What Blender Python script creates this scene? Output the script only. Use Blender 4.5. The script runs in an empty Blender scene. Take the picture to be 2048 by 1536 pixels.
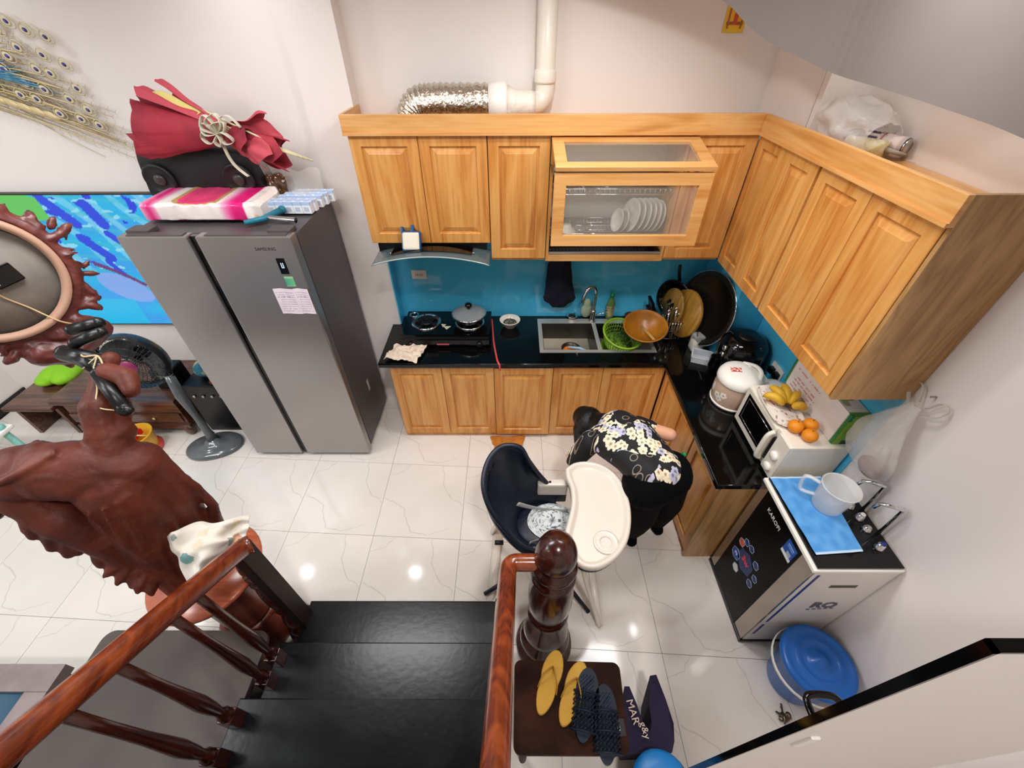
import bpy, bmesh, math, random
from mathutils import Vector, Matrix, Euler, noise
PI = math.pi
random.seed(7)
sc = bpy.context.scene
C = sc.collection

# ------------------------------------------------------------ camera, world, lamps, exposure
cam_d = bpy.data.cameras.new('camera'); cam = bpy.data.objects.new('camera', cam_d); C.objects.link(cam)
sc.camera = cam
cam_d.sensor_width = 36.0; cam_d.lens = 827.76 / 2048 * 36.0; cam_d.clip_start = 0.02
_a, _b, _r = math.radians(41.983), math.radians(-.341), math.radians(-.247)
_f = Vector((math.sin(_b)*math.cos(_a), math.cos(_b)*math.cos(_a), -math.sin(_a)))
_R = Vector((math.cos(_b), -math.sin(_b), 0)); _U = _R.cross(_f)
_R2 = math.cos(_r)*_R + math.sin(_r)*_U; _U2 = -math.sin(_r)*_R + math.cos(_r)*_U
_m = Matrix((_R2, _U2, -_f)).transposed().to_4x4(); _m.translation = Vector((0, 0, 2.632))
cam.matrix_world = _m

w = bpy.data.worlds.new('world'); sc.world = w; w.use_nodes = True
w.node_tree.nodes['Background'].inputs[0].default_value = (1, .96, .92, 1)
w.node_tree.nodes['Background'].inputs[1].default_value = 0.25
sc.view_settings.view_transform = 'Standard'; sc.view_settings.look = 'None'
sc.view_settings.exposure = -0.5; sc.view_settings.gamma = 1.0
sc.view_settings.use_curve_mapping = False
sc.cycles.use_denoising = True
sc.cycles.max_bounces = 8; sc.cycles.diffuse_bounces = 5; sc.cycles.glossy_bounces = 4
sc.cycles.transmission_bounces = 6; sc.cycles.transparent_max_bounces = 12
sc.cycles.caustics_reflective = False; sc.cycles.caustics_refractive = False
sc.cycles.sample_clamp_indirect = 6.0

CEIL = 3.0
LAMPS = [(-4.0, 1.9, 6), (-2.79, 2.45, 1.6), (-1.33, 2.45, 1.8), (.2, 1.9, 9), (1.42, 1.75, 2.5),  # last entry of this row is added to brighten the right wall
         (-4.0, .5, 8), (-2.75, 1.25, 8), (-2.7, -.3, 9)]
for x, y, pw in LAMPS:
    L = bpy.data.lights.new('downlight_glow', 'AREA'); L.shape = 'DISK'; L.size = .12
    L.energy = pw*1.5; L.color = (1, .98, .96) if x > -1 else (.93, .965, 1); L.spread = math.radians(165)
    o = bpy.data.objects.new('downlight_glow', L); o.location = (x, y, CEIL-.012); C.objects.link(o)
PANELS = [(-1.1, 1.42, 1.0, .35, 34), (-3.1, .6, 1.2, .4, 34), (.75, 1.45, .9, .3, 24)]
for x, y, w_, h_, pw in PANELS:                       # soft fill panels: first follows the tread glare, other two simply added
    L = bpy.data.lights.new('fill_panel_glow', 'AREA'); L.shape = 'RECTANGLE'; L.size = w_; L.size_y = h_
    L.energy = pw; L.color = (.985, .985, 1) if x > -2 else (.93, .965, 1)
    o = bpy.data.objects.new('fill_panel_glow', L); o.location = (x, y, CEIL-.042); C.objects.link(o)
L = bpy.data.lights.new('stairwell_fill_glow', 'AREA'); L.shape = 'DISK'; L.size = .35; L.energy = 120; L.color = (1, .97, .95)  # unseen fill, added to brighten the open door
o = bpy.data.objects.new('stairwell_fill_glow', L); o.location = (.5, -.9, 4.94); C.objects.link(o)

# ------------------------------------------------------------ helpers
def lin(h):
    if isinstance(h, str):
        h = h.lstrip('#'); v = [int(h[i:i+2], 16)/255 for i in (0, 2, 4)]
    else: v = [c/255 for c in h]
    return tuple(c/12.92 if c <= .04045 else ((c+.055)/1.055)**2.4 for c in v) + (1,)

def mat(name, col, rough=.5, metal=0, spec=.5, trans=0, emit=None, es=0, coat=0, alpha=1, bump=None, var=None, ior=1.45):
    """bump=(scale,strength); var=(scale, colour2, lo, hi) blotchy second colour"""
    m = bpy.data.materials.new(name); m.use_nodes = True; n = m.node_tree.nodes; l = m.node_tree.links
    b = n['Principled BSDF']; c = lin(col)
    b.inputs['Base Color'].default_value = c; b.inputs['Roughness'].default_value = rough
    b.inputs['Metallic'].default_value = metal; b.inputs['Specular IOR Level'].default_value = spec
    b.inputs['Transmission Weight'].default_value = trans; b.inputs['IOR'].default_value = ior
    b.inputs['Coat Weight'].default_value = coat; b.inputs['Alpha'].default_value = alpha
    if emit:
        b.inputs['Emission Color'].default_value = lin(emit); b.inputs['Emission Strength'].default_value = es
    if bump or var:
        tc = n.new('ShaderNodeTexCoord')
    if var:
        t = n.new('ShaderNodeTexNoise'); t.inputs['Scale'].default_value = var[0]; t.inputs['Detail'].default_value = 5
        l.new(tc.outputs['Object'], t.inputs['Vector'])
        r = n.new('ShaderNodeValToRGB'); r.color_ramp.elements[0].position = var[2]; r.color_ramp.elements[1].position = var[3]
        r.color_ramp.elements[0].color = c; r.color_ramp.elements[1].color = lin(var[1])
        l.new(t.outputs['Fac'], r.inputs[0]); l.new(r.outputs[0], b.inputs['Base Color'])
    if bump:
        t2 = n.new('ShaderNodeTexNoise'); t2.inputs['Scale'].default_value = bump[0]; t2.inputs['Detail'].default_value = 4
        l.new(tc.outputs['Object'], t2.inputs['Vector'])
        bp = n.new('ShaderNodeBump'); bp.inputs['Strength'].default_value = bump[1]; bp.inputs['Distance'].default_value = .01
        l.new(t2.outputs['Fac'], bp.inputs['Height']); l.new(bp.outputs[0], b.inputs['Normal'])
    return m

def wood(name, stops, axis='Z', scale=1.0, rough=.4, coat=.2, bump=.12, ring=1.0):
    """procedural timber, grain running along AXIS (object space), each object with its own offset"""
    m = bpy.data.materials.new(name); m.use_nodes = True; n = m.node_tree.nodes; l = m.node_tree.links
    b = n['Principled BSDF']; b.inputs['Roughness'].default_value = rough; b.inputs['Coat Weight'].default_value = coat
    b.inputs['Coat Roughness'].default_value = .25
    tc = n.new('ShaderNodeTexCoord'); oi = n.new('ShaderNodeObjectInfo')
    ad = n.new('ShaderNodeVectorMath'); ad.operation = 'ADD'
    mu = n.new('ShaderNodeVectorMath'); mu.operation = 'SCALE'; mu.inputs[0].default_value = (7.3, 3.1, 5.7)
    l.new(oi.outputs['Random'], mu.inputs['Scale']); l.new(tc.outputs['Object'], ad.inputs[0]); l.new(mu.outputs[0], ad.inputs[1])
    mp = n.new('ShaderNodeMapping'); s = [9*scale]*3; s['XYZ'.index(axis)] = 1.1*scale
    mp.inputs['Scale'].default_value = s; l.new(ad.outputs[0], mp.inputs['Vector'])
    t = n.new('ShaderNodeTexNoise'); t.inputs['Scale'].default_value = 1.0; t.inputs['Detail'].default_value = 3; t.inputs['Distortion'].default_value = .6
    l.new(mp.outputs[0], t.inputs['Vector'])
    mm = n.new('ShaderNodeMath'); mm.operation = 'MULTIPLY'; mm.inputs[1].default_value = 9*ring
    l.new(t.outputs['Fac'], mm.inputs[0])
    fr = n.new('ShaderNodeMath'); fr.operation = 'PINGPONG'; fr.inputs[1].default_value = 1.0; l.new(mm.outputs[0], fr.inputs[0])
    mp2 = n.new('ShaderNodeMapping'); s2 = [70*scale]*3; s2['XYZ'.index(axis)] = 3*scale
    mp2.inputs['Scale'].default_value = s2; l.new(ad.outputs[0], mp2.inputs['Vector'])
    t2 = n.new('ShaderNodeTexNoise'); t2.inputs['Scale'].default_value = 1.0; t2.inputs['Detail'].default_value = 4; l.new(mp2.outputs[0], t2.inputs['Vector'])
    mx = n.new('ShaderNodeMath'); mx.operation = 'MULTIPLY_ADD'; mx.inputs[1].default_value = .45
    l.new(fr.outputs[0], mx.inputs[0])
    m3 = n.new('ShaderNodeMath'); m3.operation = 'MULTIPLY'; m3.inputs[1].default_value = .75; l.new(t2.outputs['Fac'], m3.inputs[0]); l.new(m3.outputs[0], mx.inputs[2])
    r = n.new('ShaderNodeValToRGB'); e = r.color_ramp.elements
    e[0].position = .2; e[0].color = lin(stops[0]); e[1].position = .85; e[1].color = lin(stops[-1])
    for k, c in enumerate(stops[1:-1]): q = e.new(.2+.65*(k+1)/(len(stops)-1)); q.color = lin(c)
    l.new(mx.outputs[0], r.inputs[0]); l.new(r.outputs[0], b.inputs['Base Color'])
    bp = n.new('ShaderNodeBump'); bp.inputs['Strength'].default_value = bump; bp.inputs['Distance'].default_value = .004
    l.new(t2.outputs['Fac'], bp.inputs['Height']); l.new(bp.outputs[0], b.inputs['Normal'])
    return m

class B:
    """collects shapes into one mesh; materials by index"""
    def __init__(s): s.v = []; s.f = []; s.mi = []; s.sm = []
    def add(s, vs, fs, mi=0, smooth=False):
        o = len(s.v); s.v += [tuple(v) for v in vs]; s.f += [tuple(i+o for i in f) for f in fs]
        s.mi += [mi]*len(fs); s.sm += [smooth]*len(fs); return s
    def box(s, x0, y0, z0, x1, y1, z1, mi=0, b=0, M=None):
        if b > 0:
            bm = bmesh.new(); bmesh.ops.create_cube(bm, size=1)
            for v in bm.verts: v.co = Vector(((x0+x1)/2+v.co.x*(x1-x0), (y0+y1)/2+v.co.y*(y1-y0), (z0+z1)/2+v.co.z*(z1-z0)))
            bmesh.ops.bevel(bm, geom=bm.edges[:], offset=b, segments=2, affect='EDGES', profile=.6)
            vs = [v.co.copy() for v in bm.verts]; bm.verts.index_update()
            fs = [[v.index for v in f.verts] for f in bm.faces]; bm.free()
        else:
            vs = [Vector(p) for p in ((x0,y0,z0),(x1,y0,z0),(x1,y1,z0),(x0,y1,z0),(x0,y0,z1),(x1,y0,z1),(x1,y1,z1),(x0,y1,z1))]
            fs = [(0,3,2,1),(4,5,6,7),(0,1,5,4),(1,2,6,5),(2,3,7,6),(3,0,4,7)]
        if M: vs = [M @ v for v in vs]
        return s.add(vs, fs, mi)
    def lathe(s, prof, c=(0,0,0), n=24, mi=0, M=None, cap=True, sx=1, sy=1, a0=0, a1=2*PI, flute=None):
        full = abs(a1-a0-2*PI) < 1e-6; vs = []; fs = []; m = n if full else n+1
        for k, (r, z) in enumerate(prof):
            for i in range(m):
                a = a0+(a1-a0)*i/n; rr = r
                if flute and flute[0] <= z <= flute[1]: rr = r*(1-flute[3]*(.5+.5*math.cos(flute[2]*a)))
                vs.append(Vector((c[0]+rr*sx*math.cos(a), c[1]+rr*sy*math.sin(a), c[2]+z)))
        for k in range(len(prof)-1):
            for i in range(n):
                j = (i+1) % m; fs.append((k*m+i, k*m+j, (k+1)*m+j, (k+1)*m+i))
        if cap and full:
            if prof[0][0] > 1e-4: fs.append(tuple(range(m))[::-1])
            if prof[-1][0] > 1e-4: fs.append(tuple(range((len(prof)-1)*m, len(prof)*m)))
        if M: vs = [M @ v for v in vs]
        return s.add(vs, fs, mi, True)
    def tube(s, pts, r, n=10, mi=0, closed=False, cap=True, flat=1.0, up=None):
        P = [Vector(p) for p in pts]; N = len(P); R = r if isinstance(r, (list, tuple)) else [r]*N
        vs = []; fs = []; pu = None
        for i, p in enumerate(P):
            a = P[(i-1) % N] if (closed or i > 0) else p; b = P[(i+1) % N] if (closed or i < N-1) else p
            t = (b-a).normalized()
            if up is not None: u = (Vector(up)-t*Vector(up).dot(t))
            else:
                u = (pu-t*pu.dot(t)) if pu is not None else t.cross(Vector((0,0,1)) if abs(t.z) < .9 else Vector((1,0,0)))
            if u.length < 1e-6: u = t.orthogonal()
            u.normalize(); pu = u; w_ = t.cross(u)
            for k in range(n):
                q = 2*PI*k/n; vs.append(p+u*math.cos(q)*R[i]+w_*math.sin(q)*R[i]*flat)
        for i in range(N if closed else N-1):
            j = (i+1) % N
            for k in range(n): l_ = (k+1) % n; fs.append((i*n+k, i*n+l_, j*n+l_, j*n+k))
        if cap and not closed: fs.append(tuple(range(n))[::-1]); fs.append(tuple(range((N-1)*n, N*n)))
        return s.add(vs, fs, mi, True)
    def prism(s, out, z0, z1, mi=0, M=None, smooth=False):
        n = len(out); vs = [Vector((x, y, z0)) for x, y in out]+[Vector((x, y, z1)) for x, y in out]
        fs = [tuple(range(n))[::-1], tuple(range(n, 2*n))]+[(i, (i+1) % n, n+(i+1) % n, n+i) for i in range(n)]
        if M: vs = [M @ v for v in vs]
        return s.add(vs, fs, mi, smooth)
    def ell(s, c, r, mi=0, seg=16, M=None):
        rings = seg//2; prof = [(max(1e-5, math.sin(PI*i/rings)), -math.cos(PI*i/rings)) for i in range(rings+1)]
        vs = []; fs = []
        for (a, z) in prof:
            for k in range(seg): q = 2*PI*k/seg; vs.append(Vector((a*math.cos(q)*r[0], a*math.sin(q)*r[1], z*r[2])))
        for i in range(rings):
            for k in range(seg): fs.append((i*seg+k, i*seg+(k+1) % seg, (i+1)*seg+(k+1) % seg, (i+1)*seg+k))
        T = Matrix.Translation(Vector(c)) @ (M or Matrix.Identity(4))
        return s.add([T @ v for v in vs], fs, mi, True)
    def grid(s, fn, nu, nv, mi=0, smooth=True):
        vs = [fn(i/nu, j/nv) for j in range(nv+1) for i in range(nu+1)]
        fs = [(j*(nu+1)+i, j*(nu+1)+i+1, (j+1)*(nu+1)+i+1, (j+1)*(nu+1)+i) for j in range(nv) for i in range(nu)]
        return s.add(vs, fs, mi, smooth)
    def build(s, name, mats, parent=None, local=False, loc=None, rot=None, mods=()):
        me = bpy.data.meshes.new(name)
        off = Vector((0,0,0))
        if parent is not None and not local:
            p = parent
            while p is not None: off += p.location; p = p.parent
        elif parent is None and loc is not None and not local: off = Vector(loc)
        me.from_pydata([tuple(Vector(v)-off) for v in s.v], [], s.f)
        ms = mats if isinstance(mats, (list, tuple)) else [mats]
        for m in ms: me.materials.append(m)
        for p, mi, sm in zip(me.polygons, s.mi, s.sm): p.material_index = mi; p.use_smooth = sm
        o = bpy.data.objects.new(name, me); C.objects.link(o)
        if parent is not None: o.parent = parent
        if loc is not None: o.location = loc
        if rot is not None: o.rotation_euler = rot
        for md in mods:
            q = o.modifiers.new(md[0], md[0])
            for k, v in md[1].items(): setattr(q, k, v)
        return o

def tag(o, label=None, cat=None, group=None, kind=None):
    if label: o['label'] = label
    if cat: o['category'] = cat
    if group: o['group'] = group
    if kind: o['kind'] = kind
    return o
def thing(name, label, cat, loc, rotz=0, group=None, rot=None):
    o = bpy.data.objects.new(name, None); C.objects.link(o); o.empty_display_size = .05
    o.location = loc; o.rotation_euler = rot or (0, 0, rotz)
    return tag(o, label, cat, group)
def struct(o): o['kind'] = 'structure'; return o
def copy_tree(o, parent=None, loc=None, rot=None):
    c = o.copy(); C.objects.link(c); c.parent = parent
    if loc is not None: c.location = loc
    if rot is not None: c.rotation_euler = rot
    for ch in list(o.children): copy_tree(ch, c)
    return c
def arc(p0, p1, p2, n=8):
    p0, p1, p2 = map(Vector, (p0, p1, p2))
    return [(1-t)**2*p0+2*t*(1-t)*p1+t*t*p2 for t in [i/n for i in range(n+1)]]
def spline(pts, n=6):
    P = [Vector(p) for p in pts]; out = []
    for i in range(len(P)-1):
        a = P[max(0, i-1)]; b = P[i]; c = P[i+1]; d = P[min(len(P)-1, i+2)]
        for k in range(n):
            t = k/n; out.append(.5*((2*b)+(c-a)*t+(2*a-5*b+4*c-d)*t*t+(3*b-a-3*c+d)*t**3))
    return out+[P[-1]]
def text(body, size, m, parent, loc, rot, name='lettering', ext=.0006, bold=0, align='CENTER'):
    cu = bpy.data.curves.new(name, 'FONT'); cu.body = body; cu.size = size; cu.extrude = ext; cu.offset = bold
    cu.align_x = align; cu.align_y = 'CENTER'; cu.resolution_u = 2
    t = bpy.data.objects.new('tmp_text', cu); C.objects.link(t)
    dg = bpy.context.evaluated_depsgraph_get(); me = bpy.data.meshes.new_from_object(t.evaluated_get(dg))
    bpy.data.objects.remove(t); me.materials.clear(); me.materials.append(m)
    o = bpy.data.objects.new(name, me); C.objects.link(o); o.parent = parent; o.location = loc; o.rotation_euler = rot
    return o
def paint(name, fn, col, nu, nv, m, parent=None, local=True):
    """a flat or curved sheet whose print is a colour per corner: fn(u,v)->point, col(u,v)->sRGB"""
    b = B().grid(fn, nu, nv); o = b.build(name, m, parent, local=local)
    ca = o.data.color_attributes.new('print', 'FLOAT_COLOR', 'POINT')
    for j in range(nv+1):
        for i in range(nu+1): ca.data[j*(nu+1)+i].color = lin(col(i/nu, j/nv))
    return o
def printmat(name, rough=.5, emit=0):
    m = bpy.data.materials.new(name); m.use_nodes = True; n = m.node_tree.nodes; l = m.node_tree.links; b = n['Principled BSDF']
    a = n.new('ShaderNodeAttribute'); a.attribute_name = 'print'; b.inputs['Roughness'].default_value = rough
    if emit:
        l.new(a.outputs['Color'], b.inputs['Emission Color']); b.inputs['Emission Strength'].default_value = emit; b.inputs['Base Color'].default_value = (.01,.01,.01,1)
    else: l.new(a.outputs['Color'], b.inputs['Base Color'])
    return m
def mixc(a, b, t): t = max(0, min(1, t)); return tuple(a[i]+(b[i]-a[i])*t for i in range(3))

# ------------------------------------------------------------ materials
M_wall = mat('white_plaster', '#EDE6E1', .75, bump=(60, .03))
M_ceil = mat('ceiling_paint', '#EFEAE6', .8)
M_grey = mat('soffit_shade_grey', '#6E6560', .85, bump=(150, .05))  # shade on the soffit is put into this darker grey
M_oak = wood('oak_vertical', ['#B06C26', '#C5813A', '#D1934A', '#D9A05A'], 'Z', ring=.7)
M_oakh = wood('oak_horizontal', ['#B87938', '#C88C49', '#D39B59', '#DAA666'], 'X', ring=.7)
M_oaky = wood('oak_depthwise', ['#B87938', '#C88C49', '#D39B59', '#DAA666'], 'Y', ring=.7)
M_oakd = wood('oak_shaded_side', ['#8E6236', '#A67C49', '#B58B57'], 'Z', ring=1.4)  # duller oak: the end panels' shade is mixed into the colour
M_granite = mat('black_granite', '#060606', .08, spec=.5, var=(90, '#131314', .55, .75))
M_tread = mat('black_granite_tread', '#080b0c', .24, spec=.4, var=(7, '#14191b', .4, .75), bump=(35, .05))
M_blue = mat('blue_glass', '#4FC2EE', .12, spec=.5, coat=.4)
M_steel = mat('stainless_steel', '#B9B6B0', .28, 1)
M_chrome = mat('chrome', '#DCDCDC', .08, 1)
M_black = mat('black_plastic', '#0C0C0D', .35)
M_blackg = mat('black_gloss', '#060607', .08)
M_white = mat('white_plastic', '#EFEBE2', .35)
M_glass = mat('clear_glass', '#F4F8F6', .03, trans=.95, ior=1.45)
M_mahog = wood('mahogany_varnish', ['#2C0D06', '#431607', '#5A230E'], 'Z', rough=.18, coat=.6, bump=.04)
M_rail = wood('rail_varnish', ['#4A1A08', '#6E2B10', '#8B3F1A'], 'Y', rough=.15, coat=.7, bump=.03)
M_dark = wood('dark_turned_wood', ['#1E0704', '#2F0C06', '#3E140B'], 'Z', rough=.2, coat=.3, bump=.02)
M_brownwood = wood('carved_redwood', ['#4B1A10', '#5E2416', '#6E2E1D'], 'Z', rough=.4, coat=.15, bump=.1)

def tile_material():
    m = bpy.data.materials.new('veined_marble_tile'); m.use_nodes = True; n = m.node_tree.nodes; l = m.node_tree.links
    b = n['Principled BSDF']; b.inputs['Roughness'].default_value = .09; b.inputs['Specular IOR Level'].default_value = .45
    tc = n.new('ShaderNodeTexCoord'); no = n.new('ShaderNodeTexNoise'); no.inputs['Scale'].default_value = 5.0; no.inputs['Detail'].default_value = 4
    l.new(tc.outputs['Object'], no.inputs['Vector'])
    sb = n.new('ShaderNodeVectorMath'); sb.operation = 'SUBTRACT'; sb.inputs[1].default_value = (.5,.5,.5); l.new(no.outputs['Color'], sb.inputs[0])
    sl = n.new('ShaderNodeVectorMath'); sl.operation = 'SCALE'; sl.inputs['Scale'].default_value = .10; l.new(sb.outputs[0], sl.inputs[0])
    ad = n.new('ShaderNodeVectorMath'); ad.operation = 'ADD'; l.new(tc.outputs['Object'], ad.inputs[0]); l.new(sl.outputs[0], ad.inputs[1])
    segs = [((.02,.30),(.17,.20),.0035),((.17,.20),(.24,.03),.0035),((.24,.03),(.36,-.01),.003),((.36,-.01),(.50,.07),.0022),
            ((.40,.60),(.42,.42),.0028),((.42,.42),(.50,.28),.0028),((.50,.28),(.58,.22),.002),((.14,.60),(.10,.53),.002),((.10,.53),(-.01,.47),.002)]
    acc = None
    for (a, c, wd) in segs:
        ax, ay = a; dx, dy = c[0]-ax, c[1]-ay; L2 = dx*dx+dy*dy
        s1 = n.new('ShaderNodeVectorMath'); s1.operation = 'SUBTRACT'; s1.inputs[1].default_value = (ax, ay, 0); l.new(ad.outputs[0], s1.inputs[0])
        sx = n.new('ShaderNodeVectorMath'); sx.operation = 'MULTIPLY'; sx.inputs[1].default_value = (1, 1, 0); l.new(s1.outputs[0], sx.inputs[0])
        d = n.new('ShaderNodeVectorMath'); d.operation = 'DOT_PRODUCT'; d.inputs[1].default_value = (dx/L2, dy/L2, 0); l.new(sx.outputs[0], d.inputs[0])
        cl = n.new('ShaderNodeClamp'); l.new(d.outputs['Value'], cl.inputs[0])
        pr = n.new('ShaderNodeVectorMath'); pr.operation = 'SCALE'; pr.inputs[0].default_value = (dx, dy, 0); l.new(cl.outputs[0], pr.inputs['Scale'])
        ds = n.new('ShaderNodeVectorMath'); ds.operation = 'DISTANCE'; l.new(sx.outputs[0], ds.inputs[0]); l.new(pr.outputs[0], ds.inputs[1])
        mr = n.new('ShaderNodeMapRange'); mr.interpolation_type = 'SMOOTHSTEP'; mr.inputs['From Min'].default_value = 0; mr.inputs['From Max'].default_value = wd*1.7
        mr.inputs['To Min'].default_value = 1; mr.inputs['To Max'].default_value = 0; l.new(ds.outputs['Value'], mr.inputs[0])
        if acc is None: acc = mr.outputs[0]
        else:
            mx = n.new('ShaderNodeMath'); mx.operation = 'MAXIMUM'; l.new(acc, mx.inputs[0]); l.new(mr.outputs[0], mx.inputs[1]); acc = mx.outputs[0]
    cl2 = n.new('ShaderNodeTexNoise'); cl2.inputs['Scale'].default_value = 2.2; cl2.inputs['Detail'].default_value = 3; l.new(tc.outputs['Object'], cl2.inputs['Vector'])
    r = n.new('ShaderNodeValToRGB'); r.color_ramp.elements[0].position = .35; r.color_ramp.elements[1].position = .65
    r.color_ramp.elements[0].color = lin('#E3DCD5'); r.color_ramp.elements[1].color = lin('#DCD6CC'); l.new(cl2.outputs['Fac'], r.inputs[0])
    mf = n.new('ShaderNodeMath'); mf.operation = 'MULTIPLY'; mf.inputs[1].default_value = .42; l.new(acc, mf.inputs[0])
    mi = n.new('ShaderNodeMix'); mi.data_type = 'RGBA'; l.new(mf.outputs[0], mi.inputs[0]); l.new(r.outputs[0], mi.inputs[6]); mi.inputs[7].default_value = lin('#A69B8C')
    l.new(mi.outputs[2], b.inputs['Base Color']); return m
M_tile = tile_material()
M_grout = mat('grout', '#9C948A', .8)

# ------------------------------------------------------------ the setting
XL, XR, YN, YTV, YP, YB = -4.5, 1.642, -2.2, 2.785, 2.743, 2.867
floor = struct(B().box(XL-.1, YN-.1, -.1, XR+.1, YB+.1, -.008).build('floor', M_grout))
tx = [.815+.588*k for k in range(-9, 3)]; cy = [1.345+.6*k for k in range(-6, 4)]; sk = -.05
base_tile = None
def tile_mesh(u0, u1, v0, v1, ox, oy):
    g = .0012; b = B(); q = []
    for (u, v) in ((u0+g, v0+g), (u1-g, v0+g), (u1-g, v1-g), (u0+g, v1-g)): q.append((u-ox, v+sk*(u-ox)-oy))
    return b.prism(q, -.008, 0)
for i in range(len(tx)-1):
    for j in range(len(cy)-1):
        x0, x1 = tx[i], tx[i+1]; y0, y1 = cy[j], cy[j+1]
        if x0 > XR or y0 > YB+.1 or y1 < -.9: continue
        full = x0 >= XL and x1 <= XR and y1 < 2.7
        X0, X1 = max(x0, XL), min(x1, XR); Y1 = min(y1, YB+.05-sk*X0) if not full else y1
        if X1-X0 < .02: continue
        oy = y0+sk*x0
        if full and base_tile is not None:
            t = bpy.data.objects.new('tile', base_tile); C.objects.link(t); t.parent = floor
        else:
            b = B(); g = .0012; q = [(u-x0, v+sk*u-oy) for (u, v) in ((X0+g, y0+g), (X1-g, y0+g), (X1-g, Y1-g), (X0+g, Y1-g))]
            q = [(a, min(c, YB+.04-oy)) for a, c in q]
            t = b.prism(q, -.008, 0).build('tile', M_tile, None, local=True); t.parent = floor
            if full: base_tile = t.data
        t.location = (x0, oy, 0)

def wallbox(name, *a, m=None): return struct(B().box(*a).build(name, m or M_wall))
wallbox('wall_back', -1.0, YB, -.1, XR+.1, YB+.1, CEIL)
wallbox('wall_pier', -1.162, YP, -.1, -.893, YB+.1, CEIL)
wallbox('wall_television', XL-.1, YTV, -.1, -1.162, YB+.1, CEIL)
wallbox('wall_column', 1.431, 2.321, -.1, XR+.1, YB, CEIL)
wallbox('wall_right', XR, YN, -.1, XR+.1, YB+.1, CEIL)
wallbox('wall_left', XL-.1, YN, -.1, XL, YB, CEIL)
wallbox('wall_front', XL-.1, YN-.1, -.1, XR+.1, YN, CEIL)
cb_ = B().box(XL-.1, .95, CEIL, XR+.1, YB+.1, CEIL+.1).box(XL-.1, YN-.1, CEIL, -1.75, .95, CEIL+.1)
ceil = struct(cb_.build('ceiling', M_ceil))
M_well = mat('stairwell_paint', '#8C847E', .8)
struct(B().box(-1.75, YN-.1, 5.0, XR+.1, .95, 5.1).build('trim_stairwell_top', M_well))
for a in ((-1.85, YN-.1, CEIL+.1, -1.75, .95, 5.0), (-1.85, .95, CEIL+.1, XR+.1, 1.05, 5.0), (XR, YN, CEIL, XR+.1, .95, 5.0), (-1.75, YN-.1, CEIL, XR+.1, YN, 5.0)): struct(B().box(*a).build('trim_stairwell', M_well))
struct(B().box(XL, YN, 0, XL+.015, YTV, .09).build('baseboard_left', M_black))
# curved outer face of the upper stair flight
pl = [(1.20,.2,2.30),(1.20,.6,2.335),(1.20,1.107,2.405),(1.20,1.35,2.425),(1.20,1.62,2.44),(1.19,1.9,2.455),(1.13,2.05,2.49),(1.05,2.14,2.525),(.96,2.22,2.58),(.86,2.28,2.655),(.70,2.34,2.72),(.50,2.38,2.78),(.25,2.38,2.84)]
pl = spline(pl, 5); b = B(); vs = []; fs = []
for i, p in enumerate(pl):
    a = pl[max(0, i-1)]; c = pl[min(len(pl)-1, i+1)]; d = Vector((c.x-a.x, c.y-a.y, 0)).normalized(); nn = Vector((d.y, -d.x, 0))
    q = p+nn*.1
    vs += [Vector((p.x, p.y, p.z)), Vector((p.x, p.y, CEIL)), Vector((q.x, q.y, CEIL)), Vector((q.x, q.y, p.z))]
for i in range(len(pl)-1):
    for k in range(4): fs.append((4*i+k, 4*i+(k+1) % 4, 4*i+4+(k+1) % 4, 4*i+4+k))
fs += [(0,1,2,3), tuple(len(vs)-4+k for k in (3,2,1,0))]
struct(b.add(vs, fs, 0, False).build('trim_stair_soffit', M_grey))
# downlights
dl = thing('downlight', 'round white recessed ceiling downlight', 'ceiling light', (LAMPS[0][0], LAMPS[0][1], CEIL), group='recessed downlights')
B().lathe([(.062,0),(.085,0),(.09,-.006),(.085,-.012),(.066,-.012),(.062,0)], n=24).build('trim_ring', M_white, dl, local=True)
PLC = ['over the television', 'over the fridge', 'over the worktop', 'over the right wall cabinets, added to light the wall', 'over the left wall', 'over the statue', 'over the coffee table']
dl['label'] = 'round white recessed ceiling downlight, over the far left'
for (x, y, pw), wl in zip(LAMPS[1:], PLC):
    q = copy_tree(dl, None, (x, y, CEIL)); q['label'] = 'round white recessed ceiling downlight ' + wl
for (x, y, w_, h_, pw), wl in zip(PANELS, ('above the foot of the stairs', 'over the coffee table side, added as fill', 'above the high chair, added as fill')):
    q = thing('fill_panel', 'flat white ceiling light panel ' + wl, 'ceiling light', (x, y, CEIL))
    B().box(x-w_/2-.02, y-h_/2-.02, CEIL-.04, x+w_/2+.02, y+h_/2+.02, CEIL-.001, b=.004).build('panel_housing', M_white, q)
q = thing('stairwell_fill', 'round fill lamp added out of view high in the stairwell', 'ceiling light', (.5, -.9, 5.0))
B().lathe([(.19,0),(.2,-.01),(.2,-.05),(.18,-.055)], (.5, -.9, 4.999), 32, cap=False).build('lamp_rim', M_white, q)

# backsplash
for nm, lab, prs in (('back', 'glossy blue glass backsplash along the back wall behind the stove and sink', ((-.888, YB-.009, .8005, 1.420, YB-.001, 1.548), (-.892, YP+.002, .8005, -.884, YB-.01, 1.548))),
                     ('col', 'glossy blue glass cladding round the corner column', ((1.422, 2.312, .8005, 1.430, YB-.01, 1.428), (1.431, 2.312, .8005, XR-.010, 2.320, 1.428))),
                     ('rt', 'glossy blue glass backsplash on the right wall behind the microwave', ((XR-.009, 1.25, .8005, XR-.001, 2.310, 1.428),))):
    bs = thing('glass_backsplash', lab, 'backsplash', (prs[0][0], prs[0][1], .8))
    for a in prs: B().box(*a).build('glass_panel', M_blue, bs)

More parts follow.
